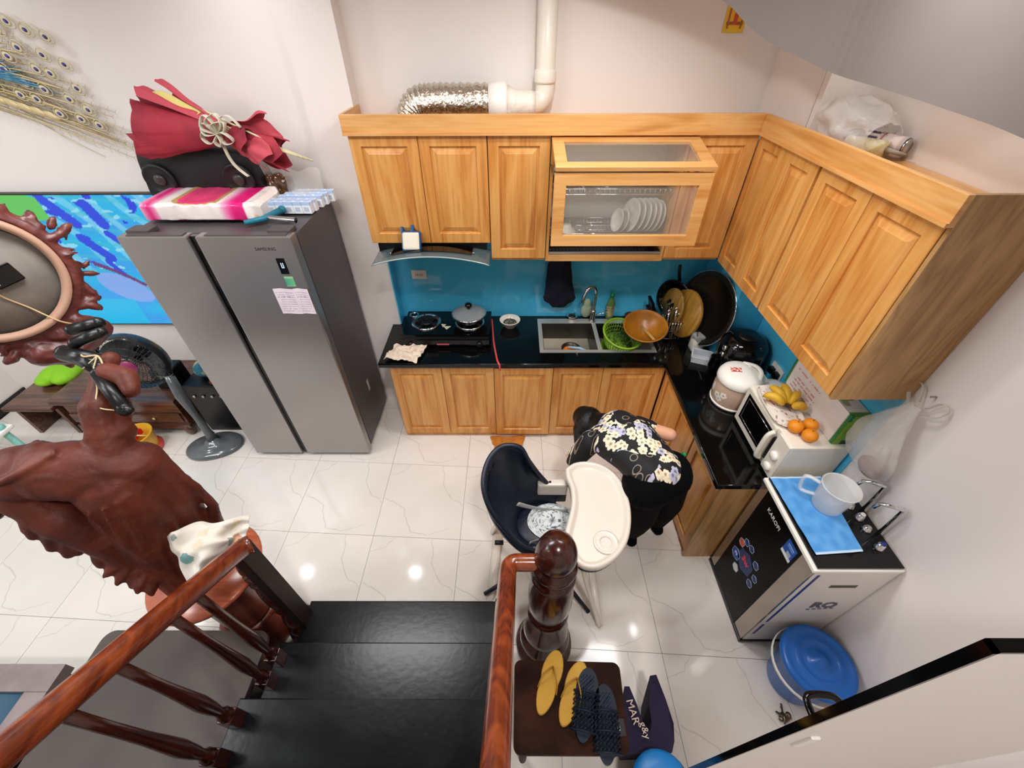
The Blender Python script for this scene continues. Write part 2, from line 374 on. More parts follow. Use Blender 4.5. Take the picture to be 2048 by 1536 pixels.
# ------------------------------------------------------------ cabinets
def loops(b, x0, x1, z0, z1, seq, mi=0, fill=True, sx=1):
    """nested rectangles in plane y: seq of (inset_x, inset_z, y)"""
    rr = []; 
    for (ix, iz, y) in seq:
        rr.append([Vector((x0+ix, y, z0+iz)), Vector((x1-ix, y, z0+iz)), Vector((x1-ix, y, z1-iz)), Vector((x0+ix, y, z1-iz))])
    vs = [p for r in rr for p in r]; fs = []
    for k in range(len(rr)-1):
        for i in range(4): j = (i+1) % 4; fs.append((4*k+i, 4*k+j, 4*k+4+j, 4*k+4+i))
    if fill: n = 4*(len(rr)-1); fs.append((n, n+1, n+2, n+3))
    b.add(vs, fs, mi)
def door(parent, x0, x1, z0, z1, name='door', st=.06, rl=.062, y=0, glass=None, m=None, ajar=0):
    """raised panel door, front at local y, thickness 20 mm going back (+y); own origin on the hinge"""
    m = m or M_oak
    b = B(); g = .0015; X0, X1 = 0+g, (x1-x0)-g; Z0, Z1 = 0, z1-z0
    loops(b, X0, X1, Z0, Z1, [(0,0,.02),(0,0,.002),(.002,.002,0),(st-.003,rl-.003,0),(st,rl,.004),(st+.001,rl+.001,.012 if not glass else .02)], fill=False)
    if not glass: b.box(X0+.004, .0195, Z0+.004, X1-.004, .02, Z1-.004)
    else: loops(b, X0, X1, Z0, Z1, [(st+.001, rl+.001, .02), (0, 0, .02)], fill=False)
    d = b.build(name, m, parent, local=True); d.location = (x0, y, z0)
    if ajar: d.rotation_euler = (0, 0, ajar)
    p = B()
    if glass: p.box(X0+st-.004, .009, Z0+rl-.004, X1-st+.004, .013, Z1-rl+.004); p.build('glass_pane', glass, d, local=True)
    else:
        loops(p, X0, X1, Z0, Z1, [(st+.001,rl+.001,.012),(st+.010,rl+.010,.012),(st+.013,rl+.013,.009),(st+.034,rl+.034,.002),(st+.036,rl+.036,.001)])
        p.build('raised_panel', m, d, local=True)
    return d
def carcass(parent, w_, d_, z0, z1, open_=None, m=None, shelf=None):
    m = m or M_oak; b = B()
    if open_ == 'sink': b.box(.001, .021, z0, .018, d_, .58).box(w_-.018, .021, z0, w_-.001, d_, .58).box(.018, .021, z0, w_-.018, d_, z0+.05).box(.018, d_-.01, z0+.05, w_-.018, d_, .60)
    elif not open_: b.box(.001, .021, z0+.0005, w_-.001, d_, z1-.0005)
    else:
        t = .018
        b.box(.001, .001, z0, t, d_, z1); b.box(w_-t, .001, z0, w_-.001, d_, z1); b.box(t, .001, z0, w_-t, d_, z0+open_)
        b.box(t, .001, z1-t, w_-t, d_, z1)
    return b.build('carcass', m, parent, local=True)
RB = -PI/2
UT, UYF, UXF = 2.15, 2.525, 1.314
def unit(name, label, loc, rz, w_, d_, z0, z1, doors, group=None, **k):
    t = thing(name, label, 'cabinet', loc, rz, group); carcass(t, w_, d_, z0, z1, k.pop('open_', None))
    for (a, b_, c, d) in doors: door(t, a, b_, c, d, **k)
    return t
UD = YB-UYF-.012
t = unit('wall_cabinet', 'oak wall cabinet with two raised panel doors above the cooker hood', (-.890, UYF, 0), 0, .745, UD, 1.55, UT,
     [(0, .372, 1.552, UT), (.372, .745, 1.552, UT)])
t = unit('wall_cabinet', 'narrow oak wall cabinet with one tall door left of the open dish rack', (-.143, UYF, 0), 0, .344, UD, 1.43, UT,
     [(0, .344, 1.45, UT)])
t = unit('wall_cabinet', 'oak wall cabinet with one door in the back corner, right of the dish rack', (.957, UYF, 0), 0, .355, UD, 1.43, UT,
     [(0, .355, 1.45, UT)])
t = unit('wall_cabinet', 'oak wall cabinet on the right wall, its two doors nearest the back corner', (UXF, 2.525, 0), RB, .587, XR-UXF-.010, 1.43, UT,
     [(.0, .292, 1.432, UT), (.292, .575, 1.432, UT)])
t = unit('wall_cabinet', 'oak wall cabinet on the right wall above the microwave, nearest the viewer', (UXF, 1.932, 0), RB, .677, XR-UXF-.010, 1.43, UT,
     [(.0, .338, 1.432, UT), (.338, .675, 1.432, UT)])
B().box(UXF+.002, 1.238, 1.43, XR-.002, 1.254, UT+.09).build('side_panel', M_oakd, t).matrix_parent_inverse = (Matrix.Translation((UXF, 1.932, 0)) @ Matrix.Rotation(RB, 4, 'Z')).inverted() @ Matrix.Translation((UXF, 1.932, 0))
# open dish cabinet
dc = thing('dish_rack_cabinet', 'open oak wall cabinet holding steel dish racks, its folding glass door raised', 'cabinet', (.203, UYF, 0))
carcass(dc, .752, UD, 1.43, UT, open_=.02)
B().box(.018, UD-.008, 1.45, .734, UD, UT-.018).build('back_panel', mat('cabinet_back', '#D5CFC6', .5), dc, local=True)
B().box(.018, .0, 1.43, .734, .02, 1.474).build('bottom_rail', M_oakh, dc, local=True)
M_paneg = mat('grey_tinted_glass', '#C9C6BA', .04, alpha=.13)
fw_ = .785
hinge = thing
f1 = B(); # upper leaf, hinged at the cabinet top
def leaf(name, parent, w_, h_, loc, rot, st=.062, rl=.058):
    b = B(); loops(b, 0, w_, 0, h_, [(0,0,.02),(0,0,.001),(.001,.001,0),(st-.002,rl-.002,0),(st,rl,.005),(st,rl,.02),(0,0,.02)], fill=False)
    d = b.build(name, M_oakh, parent, local=True); d.location = loc; d.rotation_euler = rot
    B().box(st-.004, .009, rl-.004, w_-st+.004, .012, h_-rl+.004).build('glass_pane', M_paneg, d, local=True)
    return d
# leaf lies in its local xz plane, front towards -y; upper leaf tilted forward about its top edge
L1 = .345
ang = math.radians(-79)
leaf('flap_upper_leaf', dc, fw_, L1, (0, -L1*math.sin(-ang), UT-.012-L1*math.cos(ang)), (ang, 0, 0))
leaf('flap_lower_leaf', dc, fw_, .365, (-.002, -L1*math.sin(-ang)+.0, UT-.012-L1*math.cos(ang)-.03-.365), (math.radians(-1.5), 0, 0))
for x in (.004, .742):
    B().tube([(x, .03, 2.0), (x, -.14, 1.98), (x, -.28, 2.06)], .006, 6).build('lift_arm', M_steel, dc, local=True)
# cornice
co = thing('cornice', 'oak cornice board along the top of the back wall cabinets', 'cornice', (0, UYF, UT))
B().box(-.905, UYF-.018, UT-.005, 1.30, UYF+.004, UT+.09, b=.002).build('board', M_oakh, co)
B().box(-.905, UYF-.026, UT-.005, 1.29, UYF-.018, UT+.008).build('bead', M_oakh, co)
B().box(-.905, UYF+.004, UT-.005, -.888, YP+.10, UT+.09).build('end_board', M_oaky, co)
co = thing('cornice', 'oak cornice board along the top of the right wall cabinets', 'cornice', (UXF, 1.8, UT))
B().box(UXF-.018, 1.238, UT-.005, UXF+.004, UYF-.018, UT+.09, b=.002).build('board', M_oaky, co)
B().box(UXF-.026, 1.238, UT-.005, UXF-.018, UYF-.026, UT+.008).build('bead', M_oaky, co)
for nm, a in (('lid_board', (-.88, UYF+.006, UT+.0005, 1.31, YB-.002, UT+.012)),):
    tag(B().box(*a).build('cabinet_lid', M_oakh), 'thin oak lid board over the back wall cabinets', 'board')
tag(B().box(UXF+.006, 1.256, UT+.0005, XR-.002, 2.31, UT+.012).build('cabinet_lid', M_oaky), 'thin oak lid board over the right wall cabinets', 'board')

# base cabinets
BT = .763; BYF = 2.270; BD = YB-BYF-.012
t = unit('base_cabinet', 'oak base cabinet with two doors below the gas stove', (-.890, BYF, 0), 0, .747, BD, .0, BT, [(0, .370, .045, .745), (.370, .747, .045, .745)])
t = unit('base_cabinet', 'oak base cabinet with one door below the worktop between stove and sink', (-.142, BYF, 0), 0, .424, BD, .0, BT, [(0, .424, .045, .745)], y=-.012, open_='sink')
t = unit('base_cabinet', 'oak base cabinet with two doors below the sink', (.283, BYF, 0), 0, .80, BD, .0, BT, [(0, .36, .045, .745), (.36, .80, .045, .745)], open_='sink')
BXF = 1.090; RD = XR-BXF-.004
t = unit('base_cabinet', 'oak base cabinet of the right run nearest the back corner', (BXF, 2.265, 0), RB, .615, RD, .0, BT, [(.0, .31, .045, .745), (.31, .613, .045, .745)])
t = unit('base_cabinet', 'oak base cabinet at the near end of the right run with plain side', (BXF, 1.648, 0), RB, .378, RD, .0, BT, [(.0, .376, .045, .735)], y=.006)
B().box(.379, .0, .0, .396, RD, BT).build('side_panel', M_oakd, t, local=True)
tag(B().box(-.890, BYF+.004, .0, 1.08, BYF+.02, .044).build('plinth_board', M_oakh), 'oak plinth strip under the back base cabinets', 'plinth') if False else None

# worktop (with sink cut-out)
wt = thing('worktop', 'polished black granite worktop in an L over the base cabinets', 'worktop', (0, 2.5, .8))
b = B(); z0, z1 = BT+.001, .80; SX0, SX1, SY0, SY1 = .20, 1.02, 2.385, 2.80
for a in ((-.952, 2.246, -.893, YP-.002), (-.893, 2.246, SX0, YB-.002), (SX0, 2.246, SX1, SY0), (SX0, SY1, SX1, YB-.002), (SX1, 2.246, 1.0599, YB-.002), (1.06, 1.25, 1.43, YB-.002), (1.43, 1.25, XR-.002, 2.319)):
    b.box(a[0], a[1], z0, a[2], a[3], z1)
b.build('slab', M_granite, wt)
B().tube([(-.952, 2.247, .795), (1.062, 2.247, .795)], .006, 6).tube([(1.061, 2.247, .795), (1.061, 1.252, .795), (XR-.004, 1.252, .795)], .006, 6).build('edge_moulding', M_granite, wt)

# ------------------------------------------------------------ staircase
st = thing('staircase', 'staircase of black granite treads coming down to the tiled floor', 'stairs', (-.62, .5, 0))
M_riser = mat('riser_stone', '#20201F', .4)
for k in range(6):
    yf = .913-.2545*k; z = .17*(k+1)
    b = B().box(-1.143, yf-.29, z-.028, -.105, yf, z, b=.006); b.build('tread', M_tread, st)
    B().box(-1.12, yf-.07, z-.17, -.115, yf-.05, z-.028).build('riser', M_riser, st)
B().prism([(yy, zz) for yy, zz in ((.84,0),(.84,.01),(.58,.15),(.33,.32),(.08,.49),(-.18,.66),(-.43,.83),(-.70,.83),(-.70,0))], -.135, -.115, M=Matrix(((0,0,1,0),(1,0,0,0),(0,1,0,0),(0,0,0,1)))).build('stringer', M_wall, st)
B().prism([(yy, zz) for yy, zz in ((.84,0),(.84,.01),(.58,.15),(.33,.32),(.08,.49),(-.18,.66),(-.43,.83),(-.70,.83),(-.70,0))], -1.10, -1.08, M=Matrix(((0,0,1,0),(1,0,0,0),(0,1,0,0),(0,0,0,1)))).build('stringer', M_wall, st)

NEW = [(.150,0),(.155,.02),(.15,.05),(.118,.07),(.112,.085),(.128,.10),(.132,.13),(.125,.16),(.10,.19),(.092,.21),(.108,.225),(.115,.25),(.112,.29),(.098,.34),(.082,.40),
       (.078,.44),(.095,.455),(.099,.475),(.09,.495),(.078,.505),(.088,.53),(.098,.58),(.102,.64),(.10,.72),(.092,.80),(.080,.845),(.076,.86),(.092,.872),(.096,.89),(.090,.905),(.078,.915),(.080,.93),(.090,.95),(.094,.97),(.090,.99),(.076,1.0),(.074,1.012),
       (.080,1.03),(.084,1.06),(.080,1.095),(.068,1.13),(.045,1.155),(.018,1.166),(.0001,1.168)]
rr = thing('stair_banister', 'varnished handrail and turned newel post on the right side of the stairs', 'banister', (.165, .755, 0))
B().lathe(NEW, (.165, .755, 0), 32).build('newel_post', M_dark, rr)
rp = [(.10,.757,.985),(.03,.757,.985),(.0,.755,.985),(-.018,.74,.988),(-.024,.715,.995),(-.026,.67,1.02)]+[(-.028-.022*i/8,.62-.80*i/8,1.05+.535*i/8) for i in range(1, 9)]
B().tube(spline(rp, 3), .037, 14, up=(0,0,1), flat=.95).build('handrail', M_rail, rr)
BAL = [(.018,0),(.027,.0),(.027,.10),(.022,.11),(.026,.125),(.019,.14),(.017,.17),(.022,.22),(.026,.30),(.022,.40),(.018,.50),(.016,.60),(.015,1.0)]
def baluster(parent, x, y, z, top, sq=True):
    h = top-z; b = B().lathe([(r, zz*h if zz > .5 else zz) for r, zz in BAL[2:-2]]+[(.016, h*.75), (.016, h)], (x, y, z), 12)
    b.box(x-.027, y-.027, z, x+.027, y+.027, z+.10, b=.003); return b.build('baluster', M_dark, parent)
for (y, z) in ((.60, .34), (.35, .51), (.10, .68)): baluster(rr, -.05, y-.03, z, 1.06+(.62-y+.03)*.66)
rl_ = thing('stair_banister', 'varnished handrail with turned balusters on the left side of the stairs', 'banister', (-1.16, .83, 0))
lp = [(-1.10, .835, .985), (-1.12, .80, 1.0)]+[(-1.12, .80-.90*i/8, 1.0+.575*i/8) for i in range(1, 9)]
B().tube(spline(lp, 3), .040, 14, up=(0,0,1), flat=.95).build('handrail', M_rail, rl_)
B().lathe([(r*.6, z*.74) for r, z in NEW], (-1.185, .835, 0), 28).build('newel_post', M_dark, rl_)
B().box(-1.165, .775, .0, -1.115, .86, .98, b=.004).build('flat_post', mat('dark_flat_post', '#1C0F0A', .5, spec=.25), rl_)
for (y, z) in ((.58, .34), (.49, .34), (.33, .51), (.21, .51), (.07, .68)): baluster(rl_, -1.113, y, z, .985+(.80-y)*.64)
# ------------------------------------------------------------ more helpers
def capsule(b, p, q, r0, r1, n=12):
    p, q = Vector(p), Vector(q); b.tube([p, q], [r0, r1], n); b.ell(p, (r0,)*3, seg=n); b.ell(q, (r1,)*3, seg=n); return b
def chain(b, pts, n=12):
    for (p, r), (q, s_) in zip(pts, pts[1:]): capsule(b, p, q, r, s_, n)
    return b
def fused(b, name, m, parent=None, vox=.008, smooth=6, extra=(), loc=None):
    o = b.build(name, m, parent, loc=loc, mods=[('REMESH', dict(mode='VOXEL', voxel_size=vox, use_smooth_shade=True)), ('SMOOTH', dict(iterations=smooth, factor=.5))]+list(extra))
    return o
def cloth_sheet(name, fn, nu, nv, m, parent=None, th=.003, col=None, pm=None):
    if col:
        o = paint(name, fn, col, nu, nv, pm, parent, local=False)
    else: o = B().grid(fn, nu, nv).build(name, m, parent)
    s_ = o.modifiers.new('SOLIDIFY', 'SOLIDIFY'); s_.thickness = th; s_.offset = 0
    u = o.modifiers.new('SUBSURF', 'SUBSURF'); u.levels = 1; u.render_levels = 1
    return o
def nz(x, y=0, z=0, s_=1): return noise.noise(Vector((x*s_, y*s_, z*s_)))
M_print = printmat('printed_sheet', .5)

# ------------------------------------------------------------ refrigerator
FX0, FX1, FY0, FY1, FH = -2.038, -1.142, 2.07, 2.69, 1.78
M_fr = mat('brushed_grey_steel', '#A39F9D', .26, .8, bump=(220, .015))
M_frs = mat('grey_painted_steel', '#565152', .4, .35)
fr = thing('refrigerator', 'tall grey double door refrigerator standing between television and kitchen', 'refrigerator', (-1.59, 2.38, 0))
B().box(FX0+.004, FY0+.082, .05, FX1-.004, FY1, FH-.012, b=.004).build('body', M_frs, fr)
GX0, GX1 = -1.676, -1.634
for a, c in ((FX0, GX0), (GX1, FX1)):
    d = B().box(a, FY0, .035, c, FY0+.066, FH, b=.006).build('door', M_fr, fr)
    B().box(a+.04, FY0+.015, FH, c-.03, FY0+.058, FH+.004, b=.001).build('top_recess_trim', M_frs, d)
B().box(GX0, FY0+.02, .04, GX1, FY0+.05, FH-.004).build('grip_channel', M_blackg, fr)
B().box(FX0+.01, FY0+.066, .04, FX1-.012, FY0+.082, FH-.02).build('door_gasket', M_black, fr)
for x in (FX0+.08, FX1-.08): B().box(x-.06, FY0+.05, FH-.012, x+.06, FY0+.13, FH+.014, b=.004).build('hinge_cover', M_frs, fr)
for x in (FX0+.06, FX1-.06): B().lathe([(.018,0),(.022,.01),(.018,.05)], (x, FY0+.10, 0), 12).build('foot', M_black, fr)
dp = B().box(-1.262, FY0-.002, 1.575, -1.218, FY0+.002, 1.665, b=.001).build('display_panel', M_blackg, fr)
M_lcd = mat('display_segments', '#BFD8E8', .4, emit='#BFD8E8', es=.8)
B().box(-1.246, FY0-.003, 1.612, -1.242, FY0-.0025, 1.640).box(-1.236, FY0-.003, 1.612, -1.232, FY0-.0025, 1.640).box(-1.246, FY0-.003, 1.610, -1.232, FY0-.0025, 1.614).build('display_digits', M_lcd, dp)
text('SAMSUNG', .024, mat('dark_lettering', '#2A2627', .4), fr, (-1.295+1.59, FY0-.0008-2.38, 1.715), (PI/2, 0, 0), ext=.0003)
def grn(u, v): return (150, 190, 150) if v > .75 or v < .12 else mixc((60, 150, 130), (110, 180, 120), u)
paint('energy_sticker', lambda u, v: Vector((-1.258+.05*u, FY0-.0012, 1.50+.06*v)), grn, 6, 8, M_print, fr, local=False)
B().box(FX1-.0045, 2.40, .40, FX1-.0030, 2.43, .50).build('rating_sticker', mat('grey_sticker', '#BDB8B4', .6), fr)
def note(name, x0, x1, z0, z1, lab):
    def fn(u, v): return Vector((x0+(x1-x0)*u, FY0-.002-.003*abs(math.sin(3*u+2*v)), z0+(z1-z0)*v+.002*math.sin(5*u)))
    def cf(u, v):
        k = int(v*44); on = (k % 4 == 1) and nz(u*30, k*3.3) > -.18 and .08 < u < .9 and .08 < v < .93
        return (150, 140, 165) if on else (226, 214, 222)
    o = paint(name, fn, cf, 40, 44, M_print, None); tag(o, lab, 'paper', 'handwritten notes on the fridge')
    return o
note('paper_note', -1.346, -1.226, 1.325, 1.488, 'handwritten white sheet taped on the fridge door, the left of two')
note('paper_note', -1.232, -1.152, 1.325, 1.488, 'handwritten white sheet taped on the fridge door, the right of two')
# kitchen paper bale
def wrap_bale():
    x0, x1, y0, y1, z0, z1 = -2.03, -1.38, 2.275, 2.60, FH+.002, FH+.095
    t = thing('paper_towel_pack', 'pink and white plastic pack of paper rolls lying on the fridge', 'paper pack', (-1.7, 2.43, FH+.002))
    def sh(u, v):
        # u along x, v around the section
        a = v*2*PI; cy_, cz = (y0+y1)/2, (z0+z1)/2
        c, s_ = math.cos(a), math.sin(a); k = .22
        yy = cy_+(y1-y0)/2*math.copysign(abs(c)**k, c); zz = cz+(z1-z0)/2*math.copysign(abs(s_)**k, s_)
        e = 1-max(0, abs(2*u-1)-.93)/.07*.25
        yy = cy_+(yy-cy_)*e; zz = z0+(zz-z0)*e
        return Vector((x0+(x1-x0)*u+.004*nz(u*9, v*9), yy+.004*nz(u*14, v*14), max(z0, zz+.007*nz(u*16, v*10)*(1 if s_ > 0 else 0))))
    def cf(u, v):
        pink = (225, 30, 120); wh = (240, 228, 222)
        a = (v % 1)
        if u < .17 or .68 < u < .90:
            t_ = min(1, abs(u-.10)/.09) if u < .17 else min(1, max(0, (.80-u)/.12))
            return mixc(pink, wh, t_)
        if .05 < a < .46 and .25 < u < .68 and (abs((u-.47)/.2)**2+abs((a-.25)/.17)**2 < 1): return (228, 70, 120) if (abs((u-.47)/.16)**2+abs((a-.25)/.13)**2 < 1) else (190, 160, 90)
        if .52 < a < .70 and (abs((u-.36)/.07)**2+abs((a-.60)/.055)**2 < 1): return (205, 60, 90)
        if u > .93 and .5 < a < .72 and int(u*200) % 3 == 0: return (215, 175, 90)
        return wh
    b = B().grid(sh, 80, 64); b.add([sh(0, i/64) for i in range(64)], [tuple(range(64))]); b.add([sh(1, i/64) for i in range(64)], [tuple(range(64))[::-1]])
    o = b.build('wrapper', printmat('glossy_wrap_print', .22), t)
    ca = o.data.color_attributes.new('print', 'FLOAT_COLOR', 'POINT'); n_ = 81*65
    for j in range(65):
        for i in range(81): ca.data[j*81+i].color = lin(cf(i/80, j/64))
    for k in range(n_, len(o.data.vertices)): ca.data[k].color = lin((236, 228, 222))
wrap_bale()
# squeegee: teal grip, steel tube
t = thing('tube_tool', 'steel tube with teal rubber grip lying on the fridge edge', 'tool', (-1.3, 2.24, FH+.018))
B().tube([(-1.44, 2.215, FH+.017), (-1.36, 2.27, FH+.019), (-1.30, 2.37, FH+.03)], [.013, .016, .018], 12).ell((-1.30, 2.375, FH+.03), (.022,.022,.022)).build('grip', mat('teal_rubber', '#1F6F86', .4), t)
B().tube([(-1.35, 2.29, FH+.019), (-1.175, 2.245, FH+.019)], .0135, 14, cap=False).build('tube', M_chrome, t)
B().tube([(-1.18, 2.246, FH+.019), (-1.174, 2.2445, FH+.019)], .0115, 12).build('tube_bore', M_black, t)
# milk cartons
def carton_mesh():
    b = B(); b.box(-.026, -.02, 0, .026, .02, .10, b=.0015)
    o = b.build('carton_body', None or mat('carton_white', '#E9EDF2', .4), None, local=True); return o
proto = thing('milk_carton', 'small white and blue drink carton standing in the block on the fridge', 'carton', (0,0,0), group='drink cartons on the fridge')
b = B().box(-.024, -.0185, 0, .024, .0185, .062, b=.0015).build('box', mat('carton_white', '#E8EBEF', .4), proto, local=True)
B().box(-.0242, -.0189, .046, .0242, -.010, .0622).box(-.018, -.004, .0600, .018, .012, .0626).build('blue_band', mat('carton_blue', '#A9C2E4', .4), proto, local=True)
B().box(-.015, -.0191, .012, .012, -.0187, .036).build('front_print', mat('carton_print', '#B9C4D4', .4), proto, local=True)
first = True
rows = [(2.415, -1.372, 5), (2.458, -1.36, 5), (2.52, -1.345, 5), (2.565, -1.33, 5), (2.62, -1.31, 5)]
for ri, (y, x0, n_) in enumerate(rows):
    for k in range(n_):
        o = proto if first else copy_tree(proto)
        o.location = (x0+.0495*k+.004, y, FH); o.rotation_euler = (0, 0, math.radians(-2 if ri < 2 else 3)); first = False
        lab = ['front', 'second', 'third', 'fourth', 'rear'][ri]; col = ['leftmost', 'second from left', 'middle', 'second from right', 'rightmost'][k]
        o['label'] = f'small white and blue drink carton on the fridge, {lab} row, {col}'
# speaker
sp = thing('speaker', 'black portable speaker with two round drivers on the fridge under the bouquet', 'speaker', (-1.8, 2.64, FH))
b = B(); out = []
def spk(u, v):
    a = v*2*PI; x = -2.13+.66*u; k = .35; c, s_ = math.cos(a), math.sin(a); e = 1-.10*abs(2*u-1)**6
    yy = math.copysign(abs(c)**k, c)*.085*e; zz = .155+math.copysign(abs(s_)**k, s_)*.15*e*(1-.08*abs(2*u-1)**2)
    return Vector((x+.03*(zz-.155)/.15*(2*u-1)*-1, 2.64+yy-.035*(zz-.15), FH+.005+zz-.005))
b.grid(spk, 24, 32); b.add([spk(0, i/32) for i in range(32)], [tuple(range(32))]); b.add([spk(1, i/32) for i in range(32)], [tuple(range(32))[::-1]])
b.build('cabinet', mat('black_grille', '#0E0F11', .55, bump=(400, .2)), sp)
for x in (-2.03, -1.575):
    M = Matrix.Translation((x, 2.545, FH+.14)) @ Matrix.Rotation(PI/2+.1, 4, 'X')
    d = B().lathe([(.085,-.012),(.088,.006),(.080,.014),(.070,.006),(.05,-.004),(.034,.0)], n=28, M=M).build('driver_ring', mat('speaker_rubber', '#1B1A1B', .45), sp)
    B().lathe([(.036,.0),(.030,.012),(.018,.018),(.0001,.02)], n=24, M=M).build('dust_cap', mat('dust_cap_brown', '#3B3331', .3), d)
# bouquet in wrapping paper, lying on the speaker
bq = thing('bouquet', 'dried bouquet in deep pink wrapping paper with cream ribbon bow', 'bouquet', (-1.6, 2.5, 2.15))
M_pink = mat('pink_wrapping_paper', '#A62A3A', .65, var=(6, '#7E1C2E', .4, .7), bump=(40, .1))
M_pink2 = mat('rose_wrapping_paper', '#B5434F', .65, bump=(40, .1))
M_rib = mat('cream_ribbon', '#CDC9B4', .4)
def cone(a, c, r0, r1, t0, t1, wob, m, seed, hh=1.0, zig=.0, nm='paper_sheet', yy_=.6):
    a, c = Vector(a), Vector(c); ax = (c-a).normalized(); u_ = ax.cross(Vector((0,-1,0))).normalized(); v_ = ax.cross(u_)
    def fn(u, v):
        th = t0+(t1-t0)*u; r = r0+(r1-r0)*v**.8
        r *= 1+wob*nz(u*5+seed, v*3)+.06*math.copysign(abs(math.sin(th*2.5+seed))**.4, math.sin(th*2.5+seed))*v
        e = v+zig*(abs((th*1.1+seed) % 2-1)-.5)*2*v
        return a+(c-a)*e+u_*math.cos(th)*r*hh+v_*math.sin(th)*r*yy_
    o = B().grid(fn, 44, 14, smooth=False).build(nm, m, bq); s_ = o.modifiers.new('SOLIDIFY', 'SOLIDIFY'); s_.thickness = .002; return o
tie = (-1.50, 2.47, 2.165)
cone(tie, (-1.92, 2.50, 2.185), .04, .135, .0, 6.28, .12, M_pink, 1.0, zig=.05)
cone(tie, (-1.86, 2.49, 2.25), .04, .13, -.9, 2.3, .15, M_pink2, 4.2, zig=.06)
cone(tie, (-1.99, 2.48, 2.13), .035, .085, 1.8, 5.2, .12, M_pink, 7.7, zig=.05)
cone(tie, (-1.78, 2.51, 2.28), .03, .11, -.4, 2.4, .2, M_pink2, 2.2, zig=.07)
cone(tie, (-1.22, 2.43, 2.08), .03, .085, 0, 6.28, .25, M_pink, 3.1, zig=.12)
cone(tie, (-1.25, 2.42, 2.16), .03, .10, .2, 3.2, .25, M_pink2, 6.4, zig=.14)
cone(tie, (-1.28, 2.42, 2.06), .03, .09, 2.8, 5.6, .3, M_pink2, 9.4, zig=.14)
cone(tie, (-1.36, 2.41, 2.12), .03, .075, 1.0, 5.6, .3, M_pink, 5.4, zig=.14)
def leafp(u, v):
    w_ = .055*math.sin(PI*u)**.6; return Vector((-1.80+.22*u, 2.45+.03*v, 2.335-.075*u+w_*(v-.5)+.01*math.sin(6*u)))
cloth_sheet('yellow_leaf', leafp, 12, 4, mat('straw_leaf', '#CDBE73', .7), bq)
for k, (x, z) in enumerate(((-.035, .03), (.035, .035), (-.05, -.01), (.045, -.02), (-.02, .055), (.02, .06), (0, -.035))):
    c = Vector(tie)+Vector((0, -.06, .01)); e = c+Vector((x*1.6, -.015, z*1.5))
    B().tube(spline([c, c+(e-c)*.6+Vector((z*.5, -.02, -x*.5)), e, c+(e-c)*.5+Vector((-z*.6, -.03, x*.6)), c], 5), .016, 8, flat=.15, up=(0,-1,0)).build('ribbon_loop', M_rib, bq)
B().tube(spline([(-1.50,2.41,2.15),(-1.485,2.39,2.08),(-1.46,2.38,2.03),(-1.41,2.37,1.985)], 5), .014, 8, flat=.12, up=(0,-1,0)).tube(spline([(-1.49,2.41,2.17),(-1.46,2.40,2.24),(-1.42,2.42,2.25),(-1.38,2.42,2.20)], 5), .014, 8, flat=.12, up=(0,-1,0)).build('ribbon_tail', M_rib, bq)
b = B()
for k in range(4): b.tube([(-1.5+.01*k, 2.44, 2.18+.008*k), (-1.13+.02*k, 2.40+.01*k, 2.075-.01*k)], .0045, 6)
b.tube([(-1.62, 2.50, 2.28), (-1.28, 2.41, 2.15)], .005, 6).build('stem', mat('straw_stem', '#D8CFA6', .7), bq)
# brown glazed ornament and plastic film behind the cartons
t = thing('ceramic_ornament', 'glossy brown ceramic ornament wrapped in clear film behind the cartons', 'ornament', (-1.36, 2.60, FH))
b = B(); 
for p, r in (((-1.43,2.62,1.86),.042),((-1.385,2.62,1.90),.04),((-1.345,2.62,1.875),.045),((-1.40,2.62,1.815),.04),((-1.36,2.62,1.82),.045),((-1.325,2.61,1.90),.028),((-1.44,2.62,1.905),.028)): b.ell(p, (r, r*.8, r))
fused(b, 'figure', mat('brown_glaze', '#5A3A20', .12, coat=.6), t, .006, 4)
M_film = mat('clear_film', '#F3F1EC', .12, trans=0, alpha=.20, bump=(30, .8))
cloth_sheet('clear_film', lambda u, v: Vector((-1.50+.36*u, 2.58+.06*math.sin(7*u)+.03*v, 1.785+.24*v*(1-.3*u)+.02*nz(u*6, v*6))), 16, 12, M_film, t, .001)

